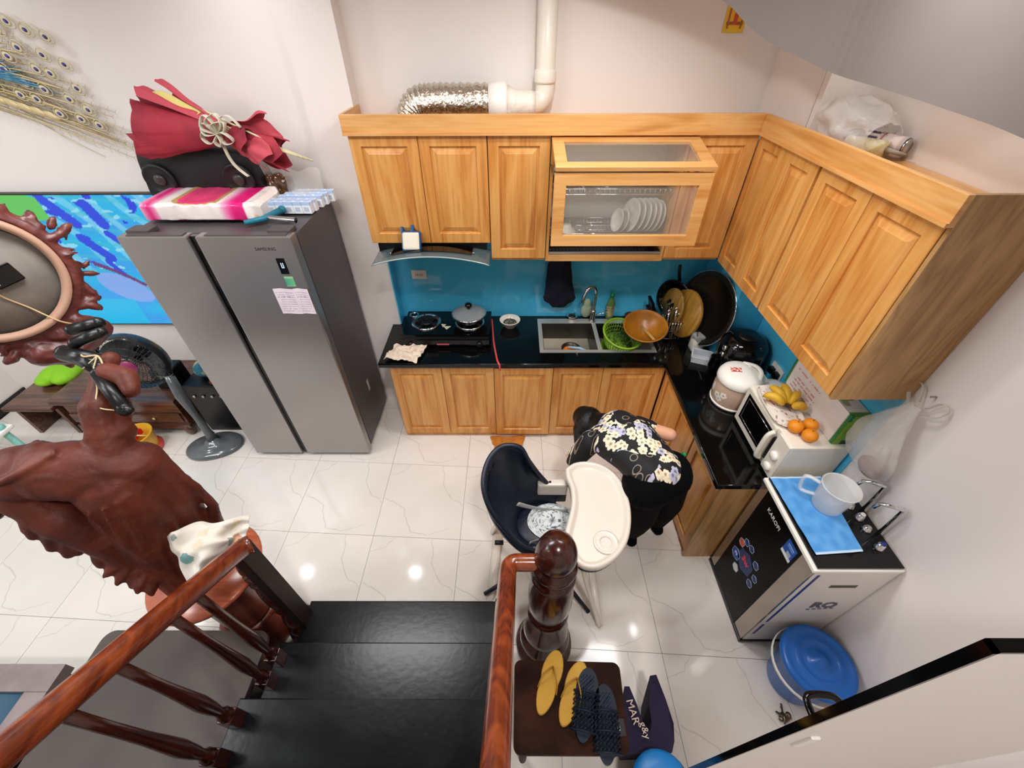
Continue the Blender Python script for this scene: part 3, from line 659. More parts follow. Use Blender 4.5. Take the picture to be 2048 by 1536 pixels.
# ------------------------------------------------------------ television and peacock
tv = thing('television', 'large flat television on the wall, bright blue cartoon sea picture', 'television', (-3.3, YTV, 1.29))
TX0, TX1, TZ0, TZ1 = -4.12, -2.12, .800, 1.785
B().box(TX0, 2.742, TZ0, TX1, YTV-.002, TZ1, b=.004).build('frame', M_black, tv)
def tvc(u, v):
    x = TX0+(TX1-TX0)*u; z = TZ0+(TZ1-TZ0)*v
    base = mixc((0, 190, 245), (40, 170, 250), .5+.5*math.sin(z*22+x*3))
    c = base
    d = x*.55+z  # diagonals
    s1 = math.sin((x*1.9+z*1.1)*17+2*nz(x*3, z*3))
    if z > 1.25:
        if s1 > .55: c = mixc(c, (150, 225, 255), .7)
        if math.sin(z*60+x*6) > .7: c = mixc(c, (60, 200, 215), .5)
        if nz(x*9+z*5, z*14, 3) > .42: c = (25, 60, 235)
        if nz(x*14, z*30, 8) > .35: c = (150, 230, 255)
    for (ax, az, bx, bz, w_) in ((-3.02,1.77,-2.90,1.60,.035),(-2.93,1.50,-2.82,1.36,.035),(-2.76,1.72,-2.72,1.60,.04),(-2.86,1.33,-2.80,1.22,.02),(-2.73,1.53,-2.62,1.40,.025)):
        px, pz = x-ax, z-az; dx, dz = bx-ax, bz-az; t_ = max(0, min(1, (px*dx+pz*dz)/(dx*dx+dz*dz)))
        if math.hypot(px-t_*dx, pz-t_*dz) < w_: c = (20, 70, 235)
    if x < -3.05 and z > 1.62 and z < 1.80-.3*(x+3.15): c = (100, 210, 95)
    if ((x+2.86)/.17)**2+((z-1.12+.35*(x+2.86))/.11)**2 < 1: c = (135, 178, 250)
    if z > 1.12 and abs(z-(1.27-.9*(x+2.88)**2-.55*(x+2.88))) < .018 and -2.98 < x < -2.66: c = (110, 50, 120)
    if x > -2.70 and .86 < z < 1.14 and x > -2.70+(1.14-z)*.45: c = (232, 205, 150) if math.sin(z*50) > -.75 else (200, 170, 130)
    if z < 1.0 and x < -2.66: c = mixc((0, 195, 250), (70, 150, 250), .5+.9*nz(x*4, z*8))
    if z < 1.02 and x < -2.86: c = (0, 195, 250)
    return c
o = paint('screen', lambda u, v: Vector((TX0+.008+(TX1-TX0-.016)*u, 2.7405, TZ0+.01+(TZ1-TZ0-.018)*v)), tvc, 260, 130, printmat('tv_screen', .2, 1.15), tv, local=False)
pk = thing('peacock_wall_ornament', 'cream and gold metal peacock wall ornament with blue eyes above the television', 'wall ornament', (-2.7, YTV, 2.35))
M_gold = mat('pale_gold_metal', '#CDB98C', .4, .4); M_cream = mat('cream_enamel', '#D6C9A6', .45); M_eye = mat('violet_enamel', '#4B4B9E', .3); M_pblue = mat('blue_enamel', '#5E94AE', .35, var=(30, '#3C7896', .4, .6))
rnd = random.Random(3)
tips = []
for k in range(34):
    q = k/33; tx_ = -2.12-.62*q+rnd.uniform(-.05,.05); tz = 1.98+.70*q**.9+rnd.uniform(-.03,.03)
    if k % 2: tx_ -= .16; 
    root = Vector((-3.35+rnd.uniform(-.05,.05), YTV-.02, 2.42+.12*q)); tip = Vector((tx_, YTV-.012-rnd.random()*.02, tz))
    mid = (root+tip)/2+Vector((0, -.02, .06+.05*q))
    b = B().tube(arc(root, mid, tip, 10), [.004]*9+[.002, .001], 5)
    pts = arc(root, mid, tip, 30)
    for i in range(12, 31, 1):
        p = pts[i]; d = (pts[i]-pts[i-1]).normalized()
        for sg in (1, -1):
            e = p+(d*.6+Vector((d.z, 0, -d.x))*sg)*.038*(1-.5*(i-12)/18)
            b.tube([p, e], [.0012, .0006], 3, cap=False)
    f = b.build('feather', M_gold, pk)
for k in range(34):
    x = -2.36-.05*(k % 7)*1.7-rnd.uniform(0,.04); z = 2.15+.095*(k//7)+.045*(k % 7)*.9+rnd.uniform(-.02,.02)
    M = Matrix.Translation((x, YTV-.035, z)) @ Matrix.Rotation(math.radians(35), 4, 'Y') @ Matrix.Rotation(PI/2, 4, 'X')
    f = B().lathe([(.0001,-.002),(.014,0),(.018,.004),(.014,.006),(.0001,.004)], n=18, M=M, sx=1.35).build('feather_eye', M_cream, pk)
    B().lathe([(.0001,.004),(.009,.006),(.0001,.010)], n=12, M=M, sx=1.3).build('eye_spot', M_eye, f)
    B().tube([M @ Vector((-.005+.034*math.cos(a_)*(1+.25*math.cos(a_)), .026*math.sin(a_), .0)) for a_ in [j_*2*PI/14 for j_ in range(14)]], .003, 4, closed=True).tube([M @ Vector((-.04, 0, 0)), M @ Vector((-.13, .012, -.005))], .002, 4).build('eye_loop', M_cream, f)
for k in range(34):
    q = k/33; x1_ = -2.20-.30*rnd.random()-.25*q; z1_ = 1.98+.50*q+rnd.uniform(-.04,.04); pts = []
    for i in range(15):
        f_ = i/14; pts.append((-3.3+(x1_+3.3)*f_, YTV-.008-.02*rnd.random(), 2.36+.16*q+(z1_-2.36-.16*q)*f_+.05*math.sin(PI*f_)+.012*math.sin(f_*11+k)))
    B().tube(pts, [.006]*6+[.005,.0045,.004,.0035,.003,.0025,.002,.0015,.001], 5, flat=.5).build('tail_strand', M_cream if k % 3 else M_gold, pk)
for k in range(7): B().tube(arc((-3.35, YTV-.03, 2.40), (-2.9, YTV-.05, 2.46-.01*k), (-2.50-.03*k, YTV-.03, 2.30+.025*k), 8), [.016]*7+[.01,.003], 6, flat=.5).build('wing_feather', M_pblue, pk)
for k in range(6): B().ell((-2.62-.06*k, YTV-.03, 2.20+.02*k), (.045,.012,.02), M=Matrix.Rotation(.5, 4, 'Y')).build('gold_leaf', M_gold, pk)
B().ell((-3.42, YTV-.05, 2.42), (.16,.035,.09)).build('body', M_pblue, pk)

# television bench
tb = thing('television_bench', 'long low dark wooden bench with drawers under the television', 'cabinet', (-3.1, 2.5, 0))
M_bench = wood('bench_wood', ['#3A2116', '#533226', '#6A4535'], 'X', rough=.22, coat=.4, bump=.05)
B().box(-3.60, 2.262, .37, -2.62, 2.775, .415, b=.006).build('top_board', M_bench, tb)
B().box(-3.56, 2.30, .12, -2.66, 2.76, .37).build('carcass', M_bench, tb)
for a in ((-3.56, -3.13), (-3.11, -2.68)):
    d = B().box(a[0], 2.285, .16, a[1], 2.30, .25, b=.004).build('drawer', M_bench, tb)
    B().ell(((a[0]+a[1])/2, 2.278, .205), (.012,.008,.012)).build('drawer_knob', M_gold, d)
for x in (-3.54, -2.70):
    for y in (2.31, 2.70): B().lathe([(.02,0),(.035,.03),(.045,.08),(.035,.12)], (x, y, 0), 12).build('leg', M_bench, tb)
B().box(-3.57, 2.28, .09, -2.65, 2.32, .13, b=.005).build('bottom_rail', M_bench, tb)
tb2 = thing('side_bench', 'narrow dark wooden bench end left of the television bench', 'cabinet', (-3.9, 2.5, 0))
B().box(-4.02, 2.262, .30, -3.625, 2.775, .335, b=.006).build('top_board', M_bench, tb2)
B().box(-4.00, 2.31, .0, -3.97, 2.76, .30).build('end_panel', M_bench, tb2)
B().box(-3.67, 2.31, 0, -3.64, 2.76, .30).build('end_panel', M_bench, tb2)
o = fused(B().ell((-3.80, 2.62, .40), (.14,.12,.06)).ell((-3.70, 2.60, .41), (.10,.13,.06)).ell((-3.86, 2.58, .38), (.10,.10,.045)), 'green_cushion', mat('lime_cloth', '#8AC81E', .7, bump=(25, .5)), None, .01, 5, loc=(-3.78, 2.6, .335))
tag(o, 'crumpled lime green cloth bag on the left bench', 'bag')
# things behind the fan
t = thing('set_top_box', 'dark box with pale display standing behind the fan', 'box', (-2.45, 2.45, .416))
B().box(-2.80, 2.40, .416, -2.63, 2.55, .60, b=.01).build('housing', M_black, t)
B().box(-2.74, 2.396, .50, -2.68, 2.399, .56).build('display', mat('pale_lcd', '#7E8E78', .4), t)
t = thing('equipment_rack', 'black amplifier case between fan and fridge', 'equipment', (-2.3, 2.5, 0))
B().box(-2.56, 2.34, .001, -2.16, 2.72, .50, b=.008).build('case', M_black, t)
for k in range(5): B().lathe([(.012,0),(.012,.012),(.009,.014)], n=12, M=Matrix.Translation((-2.50+.07*k, 2.34, .40)) @ Matrix.Rotation(PI/2, 4, 'X')).build('knob', M_steel, t)
o = fused(B().ell((-2.42, 2.50, .56), (.09,.09,.07)).ell((-2.36, 2.47, .60), (.07,.06,.07)).ell((-2.33, 2.52, .55), (.07,.07,.05)), 'bundle', mat('blue_printed_bundle', '#2F7F9E', .5, var=(12, '#C9C98A', .5, .62), bump=(20, .5)), None, .008, 4, loc=(-2.4, 2.5, .5))
tag(o, 'crumpled blue and yellow printed bundle between fan and fridge', 'bundle')
tag(B().box(-2.34, 2.36, .502, -2.24, 2.43, .535, b=.006).build('red_box', mat('dull_red_box', '#7A2A24', .5)), 'small dull red box on the black amplifier case', 'box')

# ------------------------------------------------------------ floor fan
fn_ = thing('floor_fan', 'dark grey pedestal fan with tilted round head beside the fridge', 'fan', (-2.43, 2.18, 0))
M_fan = mat('fan_grey_plastic', '#5C6164', .16, coat=.4); M_fand = mat('fan_dark_plastic', '#24272A', .2, coat=.4)
b = B(); out = []
for k in range(40):
    a = 2*PI*k/40; r = .185*(1+.12*math.cos(2*(a-.4))); out.append((r*math.cos(a)*1.05, r*math.sin(a)*.85))
vs = []; prof = [(1,.0),(1.0,.018),(.93,.034),(.6,.045),(.3,.06),(.18,.09)]
for (s_, z) in prof: vs += [Vector((-2.43+x*s_, 2.16+y*s_, z)) for x, y in out]
fs = [(i*40+k, i*40+(k+1) % 40, (i+1)*40+(k+1) % 40, (i+1)*40+k) for i in range(len(prof)-1) for k in range(40)]+[tuple(range(40))[::-1], tuple(range(200, 240))]
b.add(vs, fs, 0, True).build('base', M_fan, fn_)
B().tube([(-2.43,2.18,.06),(-2.43,2.18,.14),(-2.43,2.18,.34),(-2.43,2.18,.56),(-2.43,2.20,.74)], [.055,.034,.026,.042,.034], 16, flat=.7).build('column', M_fan, fn_)
hc = Vector((-2.60, 2.20, .86)); _n = Vector((.15,-.98,.02)).normalized(); _x = Vector((.92,-.26,-.29)); _x = (_x-_n*_x.dot(_n)).normalized(); M = Matrix((_x, _n.cross(_x), _n)).transposed().to_4x4(); M.translation = hc
B().tube([(-2.43,2.20,.72),(-2.46,2.24,.80),(-2.56,2.30,.86)], .028, 12).build('neck', M_fand, fn_)
B().lathe([(.205,-.04),(.215,-.02),(.215,.02),(.205,.04)], n=40, M=M, cap=False).build('guard_rim', M_fand, fn_)
g_ = B()
for k in range(44):
    a = 2*PI*k/44
    for sg in (1, -1):
        g_.tube([M @ Vector((math.cos(a)*r, math.sin(a)*r, sg*z)) for r, z in ((.05,.07),(.12,.066),(.18,.05),(.208,.03))], .0022, 4, cap=False)
for r, z in ((.10,.068),(.15,.06)):
    for sg in (1, -1): g_.tube([M @ Vector((math.cos(a*PI/18)*r, math.sin(a*PI/18)*r, sg*z)) for a in range(36)], .002, 4, closed=True)
tag(g_.build('guard_wires', M_fand, fn_), kind='stuff')
B().lathe([(.0001,.074),(.055,.074),(.055,.066),(.0001,.066)], n=20, M=M).build('guard_badge', mat('rose_badge', '#8E2F5C', .3), fn_)
B().lathe([(.0001,-.19),(.05,-.18),(.07,-.13),(.075,-.07),(.03,-.055)], n=24, M=M).build('motor_housing', M_fand, fn_)
for k in range(3):
    a0 = k*2*PI/3
    def bl(u, v, a0=a0): a = a0+(v-.5)*1.5*(.6+.4*u); r = .03+.15*u; return M @ Vector((math.cos(a)*r, math.sin(a)*r, .03*(v-.5)))
    o = B().grid(bl, 8, 8).build('blade', mat('smoke_blade', '#3F4245', .15), fn_)

# ------------------------------------------------------------ toy bucket with toy
t = thing('toy_bucket', 'yellow and red plastic toy bucket on the floor by the television bench', 'toy bucket', (-2.98, 2.13, 0))
B().lathe([(.10,0),(.125,.0),(.13,.03),(.115,.04)], (-2.98, 2.13, 0), 24).build('red_base', mat('coral_plastic', '#D8584A', .35), t)
B().lathe([(.105,.035),(.112,.08),(.12,.17),(.128,.175),(.128,.185),(.115,.18),(.10,.06),(.0001,.055)], (-2.98, 2.13, 0), 28, cap=False).build('bucket', mat('yellow_plastic', '#E0A92C', .35), t)
B().tube(arc((-3.09,2.13,.175),(-2.98,2.02,.30),(-2.87,2.13,.175), 12), .005, 6).build('handle', mat('cream_plastic', '#E7D7A8', .4), t)
t = thing('toy_car', 'red and black toy car lying in the yellow bucket', 'toy', (-3.0, 2.15, .1))
B().box(-3.10, 2.08, .16, -2.93, 2.18, .21, b=.015).build('body', mat('toy_red', '#C8141A', .3), t)
B().box(-3.08, 2.09, .21, -2.97, 2.17, .25, b=.012).build('cabin', M_black, t)
B().tube([(-3.08,2.085,.255),(-2.96,2.085,.255),(-3.02,2.17,.255)], .005, 6, closed=True).build('roof_bar', mat('cream_plastic2', '#E7D7A8', .4), t)
t = thing('clear_toy_box', 'empty clear plastic lid beside the yellow toy bucket', 'box', (-3.25, 2.15, 0))
M_clear = mat('clear_plastic', '#EEF1F2', .15, alpha=.42)
B().box(-3.38, 2.05, .002, -3.12, 2.22, .01).box(-3.38, 2.05, .01, -3.375, 2.22, .07).box(-3.125, 2.05, .01, -3.12, 2.22, .07).box(-3.375, 2.215, .01, -3.125, 2.22, .07).build('lid', M_clear, t)

# mint play table at the far left
t = thing('play_table', 'white and mint plastic child table partly behind the statue', 'table', (-3.9, 1.8, 0))
M_mint = mat('mint_plastic', '#8CC9BE', .4)
B().box(-4.25, 1.60, .40, -3.62, 2.02, .43, b=.012).build('table_top', M_white, t)
for x in (-4.20, -3.67):
    for y in (1.65, 1.97): B().tube([(x, y, .40), (x+.02, y, 0)], .022, 10).build('leg', M_mint, t)
for x in (-4.18, -3.66): B().ell((x, 1.97, .445), (.03,.03,.025)).build('corner_cap', M_mint, t)

# ------------------------------------------------------------ slab table, coffee table
t = thing('low_cupboard', 'matt taupe topped low cupboard standing against the left of the stairs', 'cupboard', (-1.55, .1, 0))
M_taupe = mat('taupe_matt_top', '#4A423E', .5, spec=.3, var=(2.5, '#564C47', .3, .7))
out = []
X0_, X1_, Y0_, Y1_, R_ = -1.978, -1.18, -.65, .690, .05
for cx_, cy_, a0 in ((X1_-R_, Y1_-R_, 0), (X0_+R_, Y1_-R_, PI/2), (X0_+R_, Y0_+R_, PI), (X1_-R_, Y0_+R_, 1.5*PI)):
    for k in range(6): a = a0+PI/2*k/5; out.append((cx_+R_*math.cos(a), cy_+R_*math.sin(a)))
B().prism(out, .375, .40).build('top', M_taupe, t)
B().box(X0_+.03, Y0_+.03, .05, X1_-.02, Y1_-.05, .375).build('carcass', mat('taupe_side', '#5B524E', .5), t)
for x in (X0_+.08, X1_-.08):
    for y in (Y0_+.08, Y1_-.08): B().box(x-.02, y-.02, 0, x+.02, y+.02, .05).build('foot', M_black, t)
ct = thing('coffee_table', 'coffee table with greyish wooden frame and dark blue glass top', 'table', (-2.5, .1, 0))
M_ctw = mat('grey_wood_frame', '#8E7F7C', .35, var=(6, '#7D6E6B', .4, .6))
for a in ((-3.3, .44, -2.05, .545), (-3.3, -.62, -2.05, -.52), (-2.15, -.52, -2.05, .44), (-3.3, -.52, -3.2, .44)): B().box(a[0], a[1], .36, a[2], a[3], .42, b=.003).build('frame_rail', M_ctw, ct)
B().box(-3.2, -.52, .385, -2.15, .44, .395).build('glass_top', mat('dark_blue_glass', '#0B4A66', .06, coat=.5, var=(5, '#0E5C7C', .4, .7)), ct)
B().box(-3.28, -.60, .08, -2.07, .525, .36).build('base_box', mat('dark_table_base', '#1B1513', .4), ct)
for x in (-3.25, -2.10):
    for y in (-.57, .49): B().box(x-.025, y-.025, 0, x+.025, y+.025, .08).build('foot', M_black, ct)
# ------------------------------------------------------------ pedestal and carved statue
pd = thing('pedestal', 'round fluted redwood pedestal under the carved statue', 'pedestal', (-1.445, .856, 0))
M_ped = wood('pedestal_wood', ['#5E2A1C', '#74382A', '#854536'], 'Z', rough=.35, coat=.25, bump=.05)
M_pedt = wood('pedestal_top_wood', ['#A34A2C', '#B85C3A', '#C76C48'], 'X', rough=.25, coat=.5, bump=.03)
B().lathe([(.200,0),(.205,.02),(.203,.05),(.195,.12),(.17,.16),(.15,.19),(.145,.21),(.15,.22),(.14,.235)], (-1.445,.856,0), 8).lathe([(.125,.235),(.12,.25),(.128,.64),(.15,.655),(.16,.665)], (-1.445,.856,0), 96, flute=(.26,.63,18,.12)).build('column', M_ped, pd)
B().lathe([(.15,.664),(.21,.668),(.238,.676),(.24,.69),(.232,.70),(.0001,.70)], (-1.445,.856,0), 48).build('top', M_pedt, pd)
sx = thing('statue', 'tall carved dark redwood figure on the pedestal raising a round frame', 'statue', (-1.445, .856, .70))
rnd = random.Random(5); b = B()
chain(b, [((-1.50,.82,.72), .10), ((-1.49,.84,.95), .105), ((-1.46,.88,1.18), .13), ((-1.46,.90,1.34), .14)], 18)
chain(b, [((-1.42,.92,.74), .06), ((-1.40,.92,1.0), .075), ((-1.38,.93,1.2), .09), ((-1.39,.93,1.36), .09)], 14)
chain(b, [((-1.39,.93,1.39), .09), ((-1.52,.88,1.43), .11), ((-1.60,.86,1.45), .10)], 18)
b.ell((-1.69,.85,1.455), (.115,.10,.10), seg=24); b.ell((-1.75,.82,1.42), (.07,.07,.07)); b.ell((-1.63,.88,1.50), (.06,.06,.05))
chain(b, [((-1.78,.79,1.38), .04), ((-1.80,.76,1.34), .025)], 10)
chain(b, [((-1.72,.80,1.38), .06), ((-1.65,.79,1.26), .07), ((-1.59,.79,1.12), .07), ((-1.56,.79,.97), .06), ((-1.53,.79,.82), .055)], 14)
for k in range(8):
    f_ = (k+rnd.uniform(-.3,.3))/7; p0 = Vector((-1.70+.14*f_, .765, 1.31-.40*f_)); q_ = rnd.uniform(.4, 1.5); chain(b, [(p0, .038), (p0+Vector((-.016,-.012,-.03))*q_, .030), (p0+Vector((-.026,-.02,-.06))*q_, .022)], 9)
for k in range(5):
    p0 = Vector((-1.575+.014*k, .755-.006*k, .99-.028*k)); e_ = p0+Vector((-.05+.018*k, -.045-.01*(k % 2), -.02-.014*(k % 3))); chain(b, [(p0, .034), (p0.lerp(e_, .6), .026), (e_, .012)], 7)
# long folds of the gown and hair strands
for k in range(11):
    s_ = -.095+.019*k; pts_ = []
    for q in range(14):
        f_ = q/13*.98; s2 = s_*(.75+.45*f_)+.014*math.sin(f_*5+k*1.3); rr_ = math.sqrt(max(.0006, (.112+.03*f_)**2-s2*s2))
        c_ = Vector((-1.49+.05*f_, .83+.06*f_, .74+.62*f_)); pts_.append((c_+Vector((.5,.86,0))*s2*1.05+Vector((.72,-.42,.18))*rr_*.98, .012*math.sin(PI*min(1, (q+.4)/13.2))+.003))
    chain(b, pts_, 7)
for k in range(9):
    a_ = -1.2+.33*k; pts_ = []
    for q in range(8):
        f_ = q/7; pts_.append((Vector((-1.69,.85,1.455))+Vector((math.cos(a_+f_*1.4)*.10*(1-.5*f_)+.12*f_, math.sin(a_+f_*1.4)*.09*(1-.6*f_), .085+.015*f_-.02*abs(a_+f_))), .012-.004*f_))
    chain(b, pts_, 7)
# raised arm with bunched sleeve
chain(b, [((-1.43,.93,1.44), .075), ((-1.44,.96,1.52), .052), ((-1.46,1.02,1.60), .055), ((-1.47,1.08,1.63), .040), ((-1.48,1.13,1.67), .035), ((-1.46,1.17,1.70), .03)], 12)
for k in range(9): b.ell((-1.445-.02*(k % 2)+.01*(k % 3), .94+.022*k, 1.475+.021*k), (.064-.003*k+.006*(k % 2),)*3, seg=10)
chain(b, [((-1.42,1.10,1.70), .035), ((-1.36,1.09,1.68), .036), ((-1.33,1.05,1.655), .028)], 10)
# side ribbon of the gown
chain(b, [((-1.33,.95,1.36), .022), ((-1.285,.96,1.22), .018), ((-1.28,.96,1.08), .02), ((-1.32,.94,.95), .035), ((-1.34,.93,.86), .025)], 8)
tex = bpy.data.textures.new('carving', 'CLOUDS'); tex.noise_scale = .10
fused(b, 'figure', mat('statue_redwood', '#4E2218', .5, coat=.0, spec=.35, var=(9, '#6A3020', .35, .7), bump=(45, .25)), sx, .0065, 3, extra=[('DISPLACE', dict(texture=tex, strength=.012, mid_level=.5, texture_coords='LOCAL'))])
# round frame held up (its back towards the stairs)
Cc = Vector((-1.895, 1.335, 1.93)); n_ = (Vector((0, 0, 2.45))-Cc); n_.z *= .75; n_.normalize()
zz = n_; xx = Vector((0,0,1)).cross(zz).normalized(); yy = zz.cross(xx); M = Matrix((xx, yy, zz)).transposed().to_4x4(); M.translation = Cc
M_frd = wood('frame_wood', ['#4A1C1A', '#5A2622', '#6A322C'], 'X', rough=.4, coat=.1, bump=.08)
b = B(); b.lathe([(.215,-.03),(.25,-.03),(.262,0),(.25,.02),(.225,.025),(.215,.0),(.215,-.03)], n=48, M=M, cap=False)
rnd = random.Random(11)
for k in range(120):
    a = rnd.uniform(0, 2*PI); r = .245+.055*rnd.random()**1.3; s_ = rnd.uniform(.010,.026); tl = rnd.uniform(-.9,.9)
    q_ = M @ Matrix.Translation((r*math.cos(a), r*math.sin(a), rnd.uniform(-.015,.018))) @ Matrix.Rotation(a+tl, 4, 'Z')
    b.ell((0,0,0), (s_*rnd.uniform(1.2,2.2), s_*.7, s_*.6), seg=8, M=Matrix.Identity(4)) if False else b.add([q_ @ Vector((cx_*s_*1.8, sy_*s_*.75, cz_*s_*.7)) for (cx_, sy_, cz_) in ((1,0,0),(0,1,0),(-1,0,0),(0,-1,0),(0,0,1),(0,0,-1),(.7,.6,.3),(-.7,.6,.3),(-.7,-.6,.3),(.7,-.6,.3))],
        [(0,6,4),(6,1,4),(1,7,4),(7,2,4),(2,8,4),(8,3,4),(3,9,4),(9,0,4),(0,5,1),(1,5,2),(2,5,3),(3,5,0),(0,1,6),(1,2,7),(2,3,8),(3,0,9)])
for a, L in ((110, .12), (100, .09), (-75, .10), (-95, .12), (-60, .07), (75, .08)):
    a = math.radians(a); c = M @ Vector((.27*math.cos(a), .27*math.sin(a), 0)); e = M @ Vector(((.27+L)*math.cos(a+.15), (.27+L)*math.sin(a+.15), 0)); capsule(b, c, e, .035, .006, 8)
chain(b, [(M @ Vector((-.02,-.30,0)), .05), (M @ Vector((.06,-.34,0)), .05), (M @ Vector((.18,-.29,0)), .045)], 10)
fr_o = fused(b, 'carved_frame', M_frd, sx, .006, 1, extra=[('DISPLACE', dict(texture=tex, strength=.022, mid_level=.5, texture_coords='LOCAL'))])
B().lathe([(.192,-.005),(.216,-.005),(.222,.03),(.219,.052),(.200,.055),(.192,.03)], n=56, M=M, cap=False).build('inner_ring', mat('pale_timber_edge', '#B58F78', .5), sx)
B().lathe([(.0001,.018),(.197,.018),(.197,.0),(.0001,.0)], n=48, M=M).build('back_disc', mat('grey_backing_board', '#8C857D', .65, var=(9, '#6F6963', .35, .7)), sx)
B().box(.015, -.045, .018, .095, .02, .05, b=.004, M=M @ Matrix.Rotation(.15, 4, 'Z')).build('clock_movement', M_blackg, sx)
wp = [M @ Vector(v) for v in ((.03,-.025,.05), (.01,-.06,.03), (.05,-.13,.025), (.09,-.20,.06), (.14,-.26,.06))]+[Vector((-1.54,1.16,1.73)), Vector((-1.46,1.14,1.74)), Vector((-1.43,1.11,1.72))]
B().tube(spline(wp, 6), .003, 6).build('lamp_wire', mat('cream_wire', '#C9AE80', .5), sx)
B().tube(spline([(-1.46,1.14,1.74),(-1.47,1.10,1.70),(-1.44,1.05,1.67),(-1.43,1.0,1.63),(-1.38,1.0,1.61)], 6), .0025, 6).tube(spline([(-1.46,1.14,1.74),(-1.52,1.12,1.70),(-1.55,1.16,1.69),(-1.50,1.17,1.71),(-1.46,1.14,1.74)], 6), .0025, 6).build('wire_loop', mat('cream_wire2', '#D8C79C', .5), sx)
b = B()
for p, q, r in (((-1.60,1.24,1.78),(-1.52,1.27,1.79),.022), ((-1.58,1.20,1.75),(-1.50,1.24,1.77),.020), ((-1.62,1.18,1.72),(-1.50,1.16,1.70),.03)): capsule(b, p, q, r, r, 12)
capsule(b, (-1.57,1.17,1.71), (-1.47,1.13,1.69), .028, .03, 10); b.build('black_bracket', M_black, sx)
b = B(); capsule(b, (-1.45,1.09,1.70), (-1.33,.99,1.63), .020, .024, 10); b.ell((-1.325,.985,1.625), (.028,.02,.02)); b.build('black_clamp', M_black, sx)

# baby cloth on the pedestal
def cloth_pattern():
    m = bpy.data.materials.new('printed_muslin'); m.use_nodes = True; n = m.node_tree.nodes; l = m.node_tree.links; b = n['Principled BSDF']; b.inputs['Roughness'].default_value = .85
    tc = n.new('ShaderNodeTexCoord'); v = n.new('ShaderNodeTexVoronoi'); v.inputs['Scale'].default_value = 13; l.new(tc.outputs['Object'], v.inputs['Vector'])
    no = n.new('ShaderNodeTexNoise'); no.inputs['Scale'].default_value = 40; l.new(tc.outputs['Object'], no.inputs['Vector'])
    ad = n.new('ShaderNodeMath'); ad.operation = 'MULTIPLY_ADD'; ad.inputs[1].default_value = .5; l.new(no.outputs['Fac'], ad.inputs[0]); l.new(v.outputs['Distance'], ad.inputs[2])
    r = n.new('ShaderNodeValToRGB'); r.color_ramp.interpolation = 'CONSTANT'; r.color_ramp.elements[0].color = (1,1,1,1); r.color_ramp.elements[1].position = .58; r.color_ramp.elements[1].color = (0,0,0,1); l.new(ad.outputs[0], r.inputs[0])
    cr = n.new('ShaderNodeValToRGB'); cr.color_ramp.interpolation = 'CONSTANT'; e = cr.color_ramp.elements; e[0].color = lin('#7FA9A8'); e[1].position = .35; e[1].color = lin('#E8E0D2')
    for p_, c_ in ((.5, '#D9A98C'), (.65, '#E3D9BE'), (.8, '#8FA39E')): q = e.new(p_); q.color = lin(c_)
    sp_ = n.new('ShaderNodeSeparateColor'); l.new(v.outputs['Color'], sp_.inputs[0]); l.new(sp_.outputs[0], cr.inputs[0])
    mx = n.new('ShaderNodeMix'); mx.data_type = 'RGBA'; l.new(r.outputs[0], mx.inputs[0]); mx.inputs[6].default_value = lin('#E9E4D8'); l.new(cr.outputs[0], mx.inputs[7]); l.new(mx.outputs[2], b.inputs['Base Color']); return m
A_, B_, C_, D_ = Vector((-1.372,0.805,1.144)), Vector((-1.143,0.953,1.008)), Vector((-1.283,0.661,0.953)), Vector((-1.174,0.863,0.908))
def bc(u, v):
    p = (A_*(1-u)+B_*u)*(1-v)+(C_*(1-u)+D_*u)*v
    h = .05*math.sin(PI*u)*math.sin(PI*v)+.014*math.sin(11*u+6*v)+.022*nz(u*5, v*5, 2)
    return p+Vector((.62,-.42,.66))*h+Vector((.02*nz(u*4, v*4, 5), .02*nz(u*4, v*4, 9), -.05*max(0, .12-u)/.12))
o = cloth_sheet('baby_cloth', bc, 34, 26, cloth_pattern(), None, .004)
tag(o, 'white muslin cloth with pastel animals draped over the statue foot', 'cloth')

# ------------------------------------------------------------ high chair
hcx = thing('high_chair', 'child high chair with navy quilted seat, white tray and white legs', 'high chair', (.18, 1.15, 0))
M_navy = mat('navy_leatherette', '#131B2B', .38, bump=(90, .05)); M_hcw = mat('high_chair_white', '#DCD3C6', .3)
top = [(.20,1.335,.66),(.13,1.335,.78),(.075,1.33,.90),(.03,1.345,.985),(-.06,1.335,1.005),(-.125,1.27,.98),(-.148,1.16,.94),(-.12,1.085,.86),(-.05,1.04,.74),(.04,1.0,.63),(.14,.99,.58)]
bot = [(.24,1.29,.53),(.19,1.31,.53),(.13,1.31,.53),(.08,1.29,.53),(.04,1.26,.53),(.02,1.22,.53),(.01,1.17,.53),(.02,1.12,.53),(.05,1.08,.53),(.11,1.05,.53),(.18,1.04,.53)]
Tp = spline(top, 5); Bt = spline(bot, 5); NU = len(Tp)-1
def shell(u, v):
    i = min(NU, int(round(u*NU))); a, c = Bt[i], Tp[i]; cen = Vector((.14, 1.18, .53))
    mid = (a+c)/2; out = Vector((mid.x-cen.x, mid.y-cen.y, 0)).normalized()*.035
    q = .006*abs(math.sin(u*22+v*9))*abs(math.sin(u*22-v*9)) if v > .5 else 0
    return a.lerp(c, v)+out*math.sin(PI*v)*(1 if v < .9 else .6)-out*q*4
o = B().grid(shell, NU, 16).build('seat_shell', M_navy, hcx)
s_ = o.modifiers.new('SOLIDIFY', 'SOLIDIFY'); s_.thickness = .022; s_.offset = 0; s_ = o.modifiers.new('SUBSURF', 'SUBSURF'); s_.levels = 1; s_.render_levels = 1
B().tube([shell(i/NU, 1)+Vector((0,0,.004)) for i in range(NU+1)], .013, 8).build('shell_piping', M_navy, hcx)
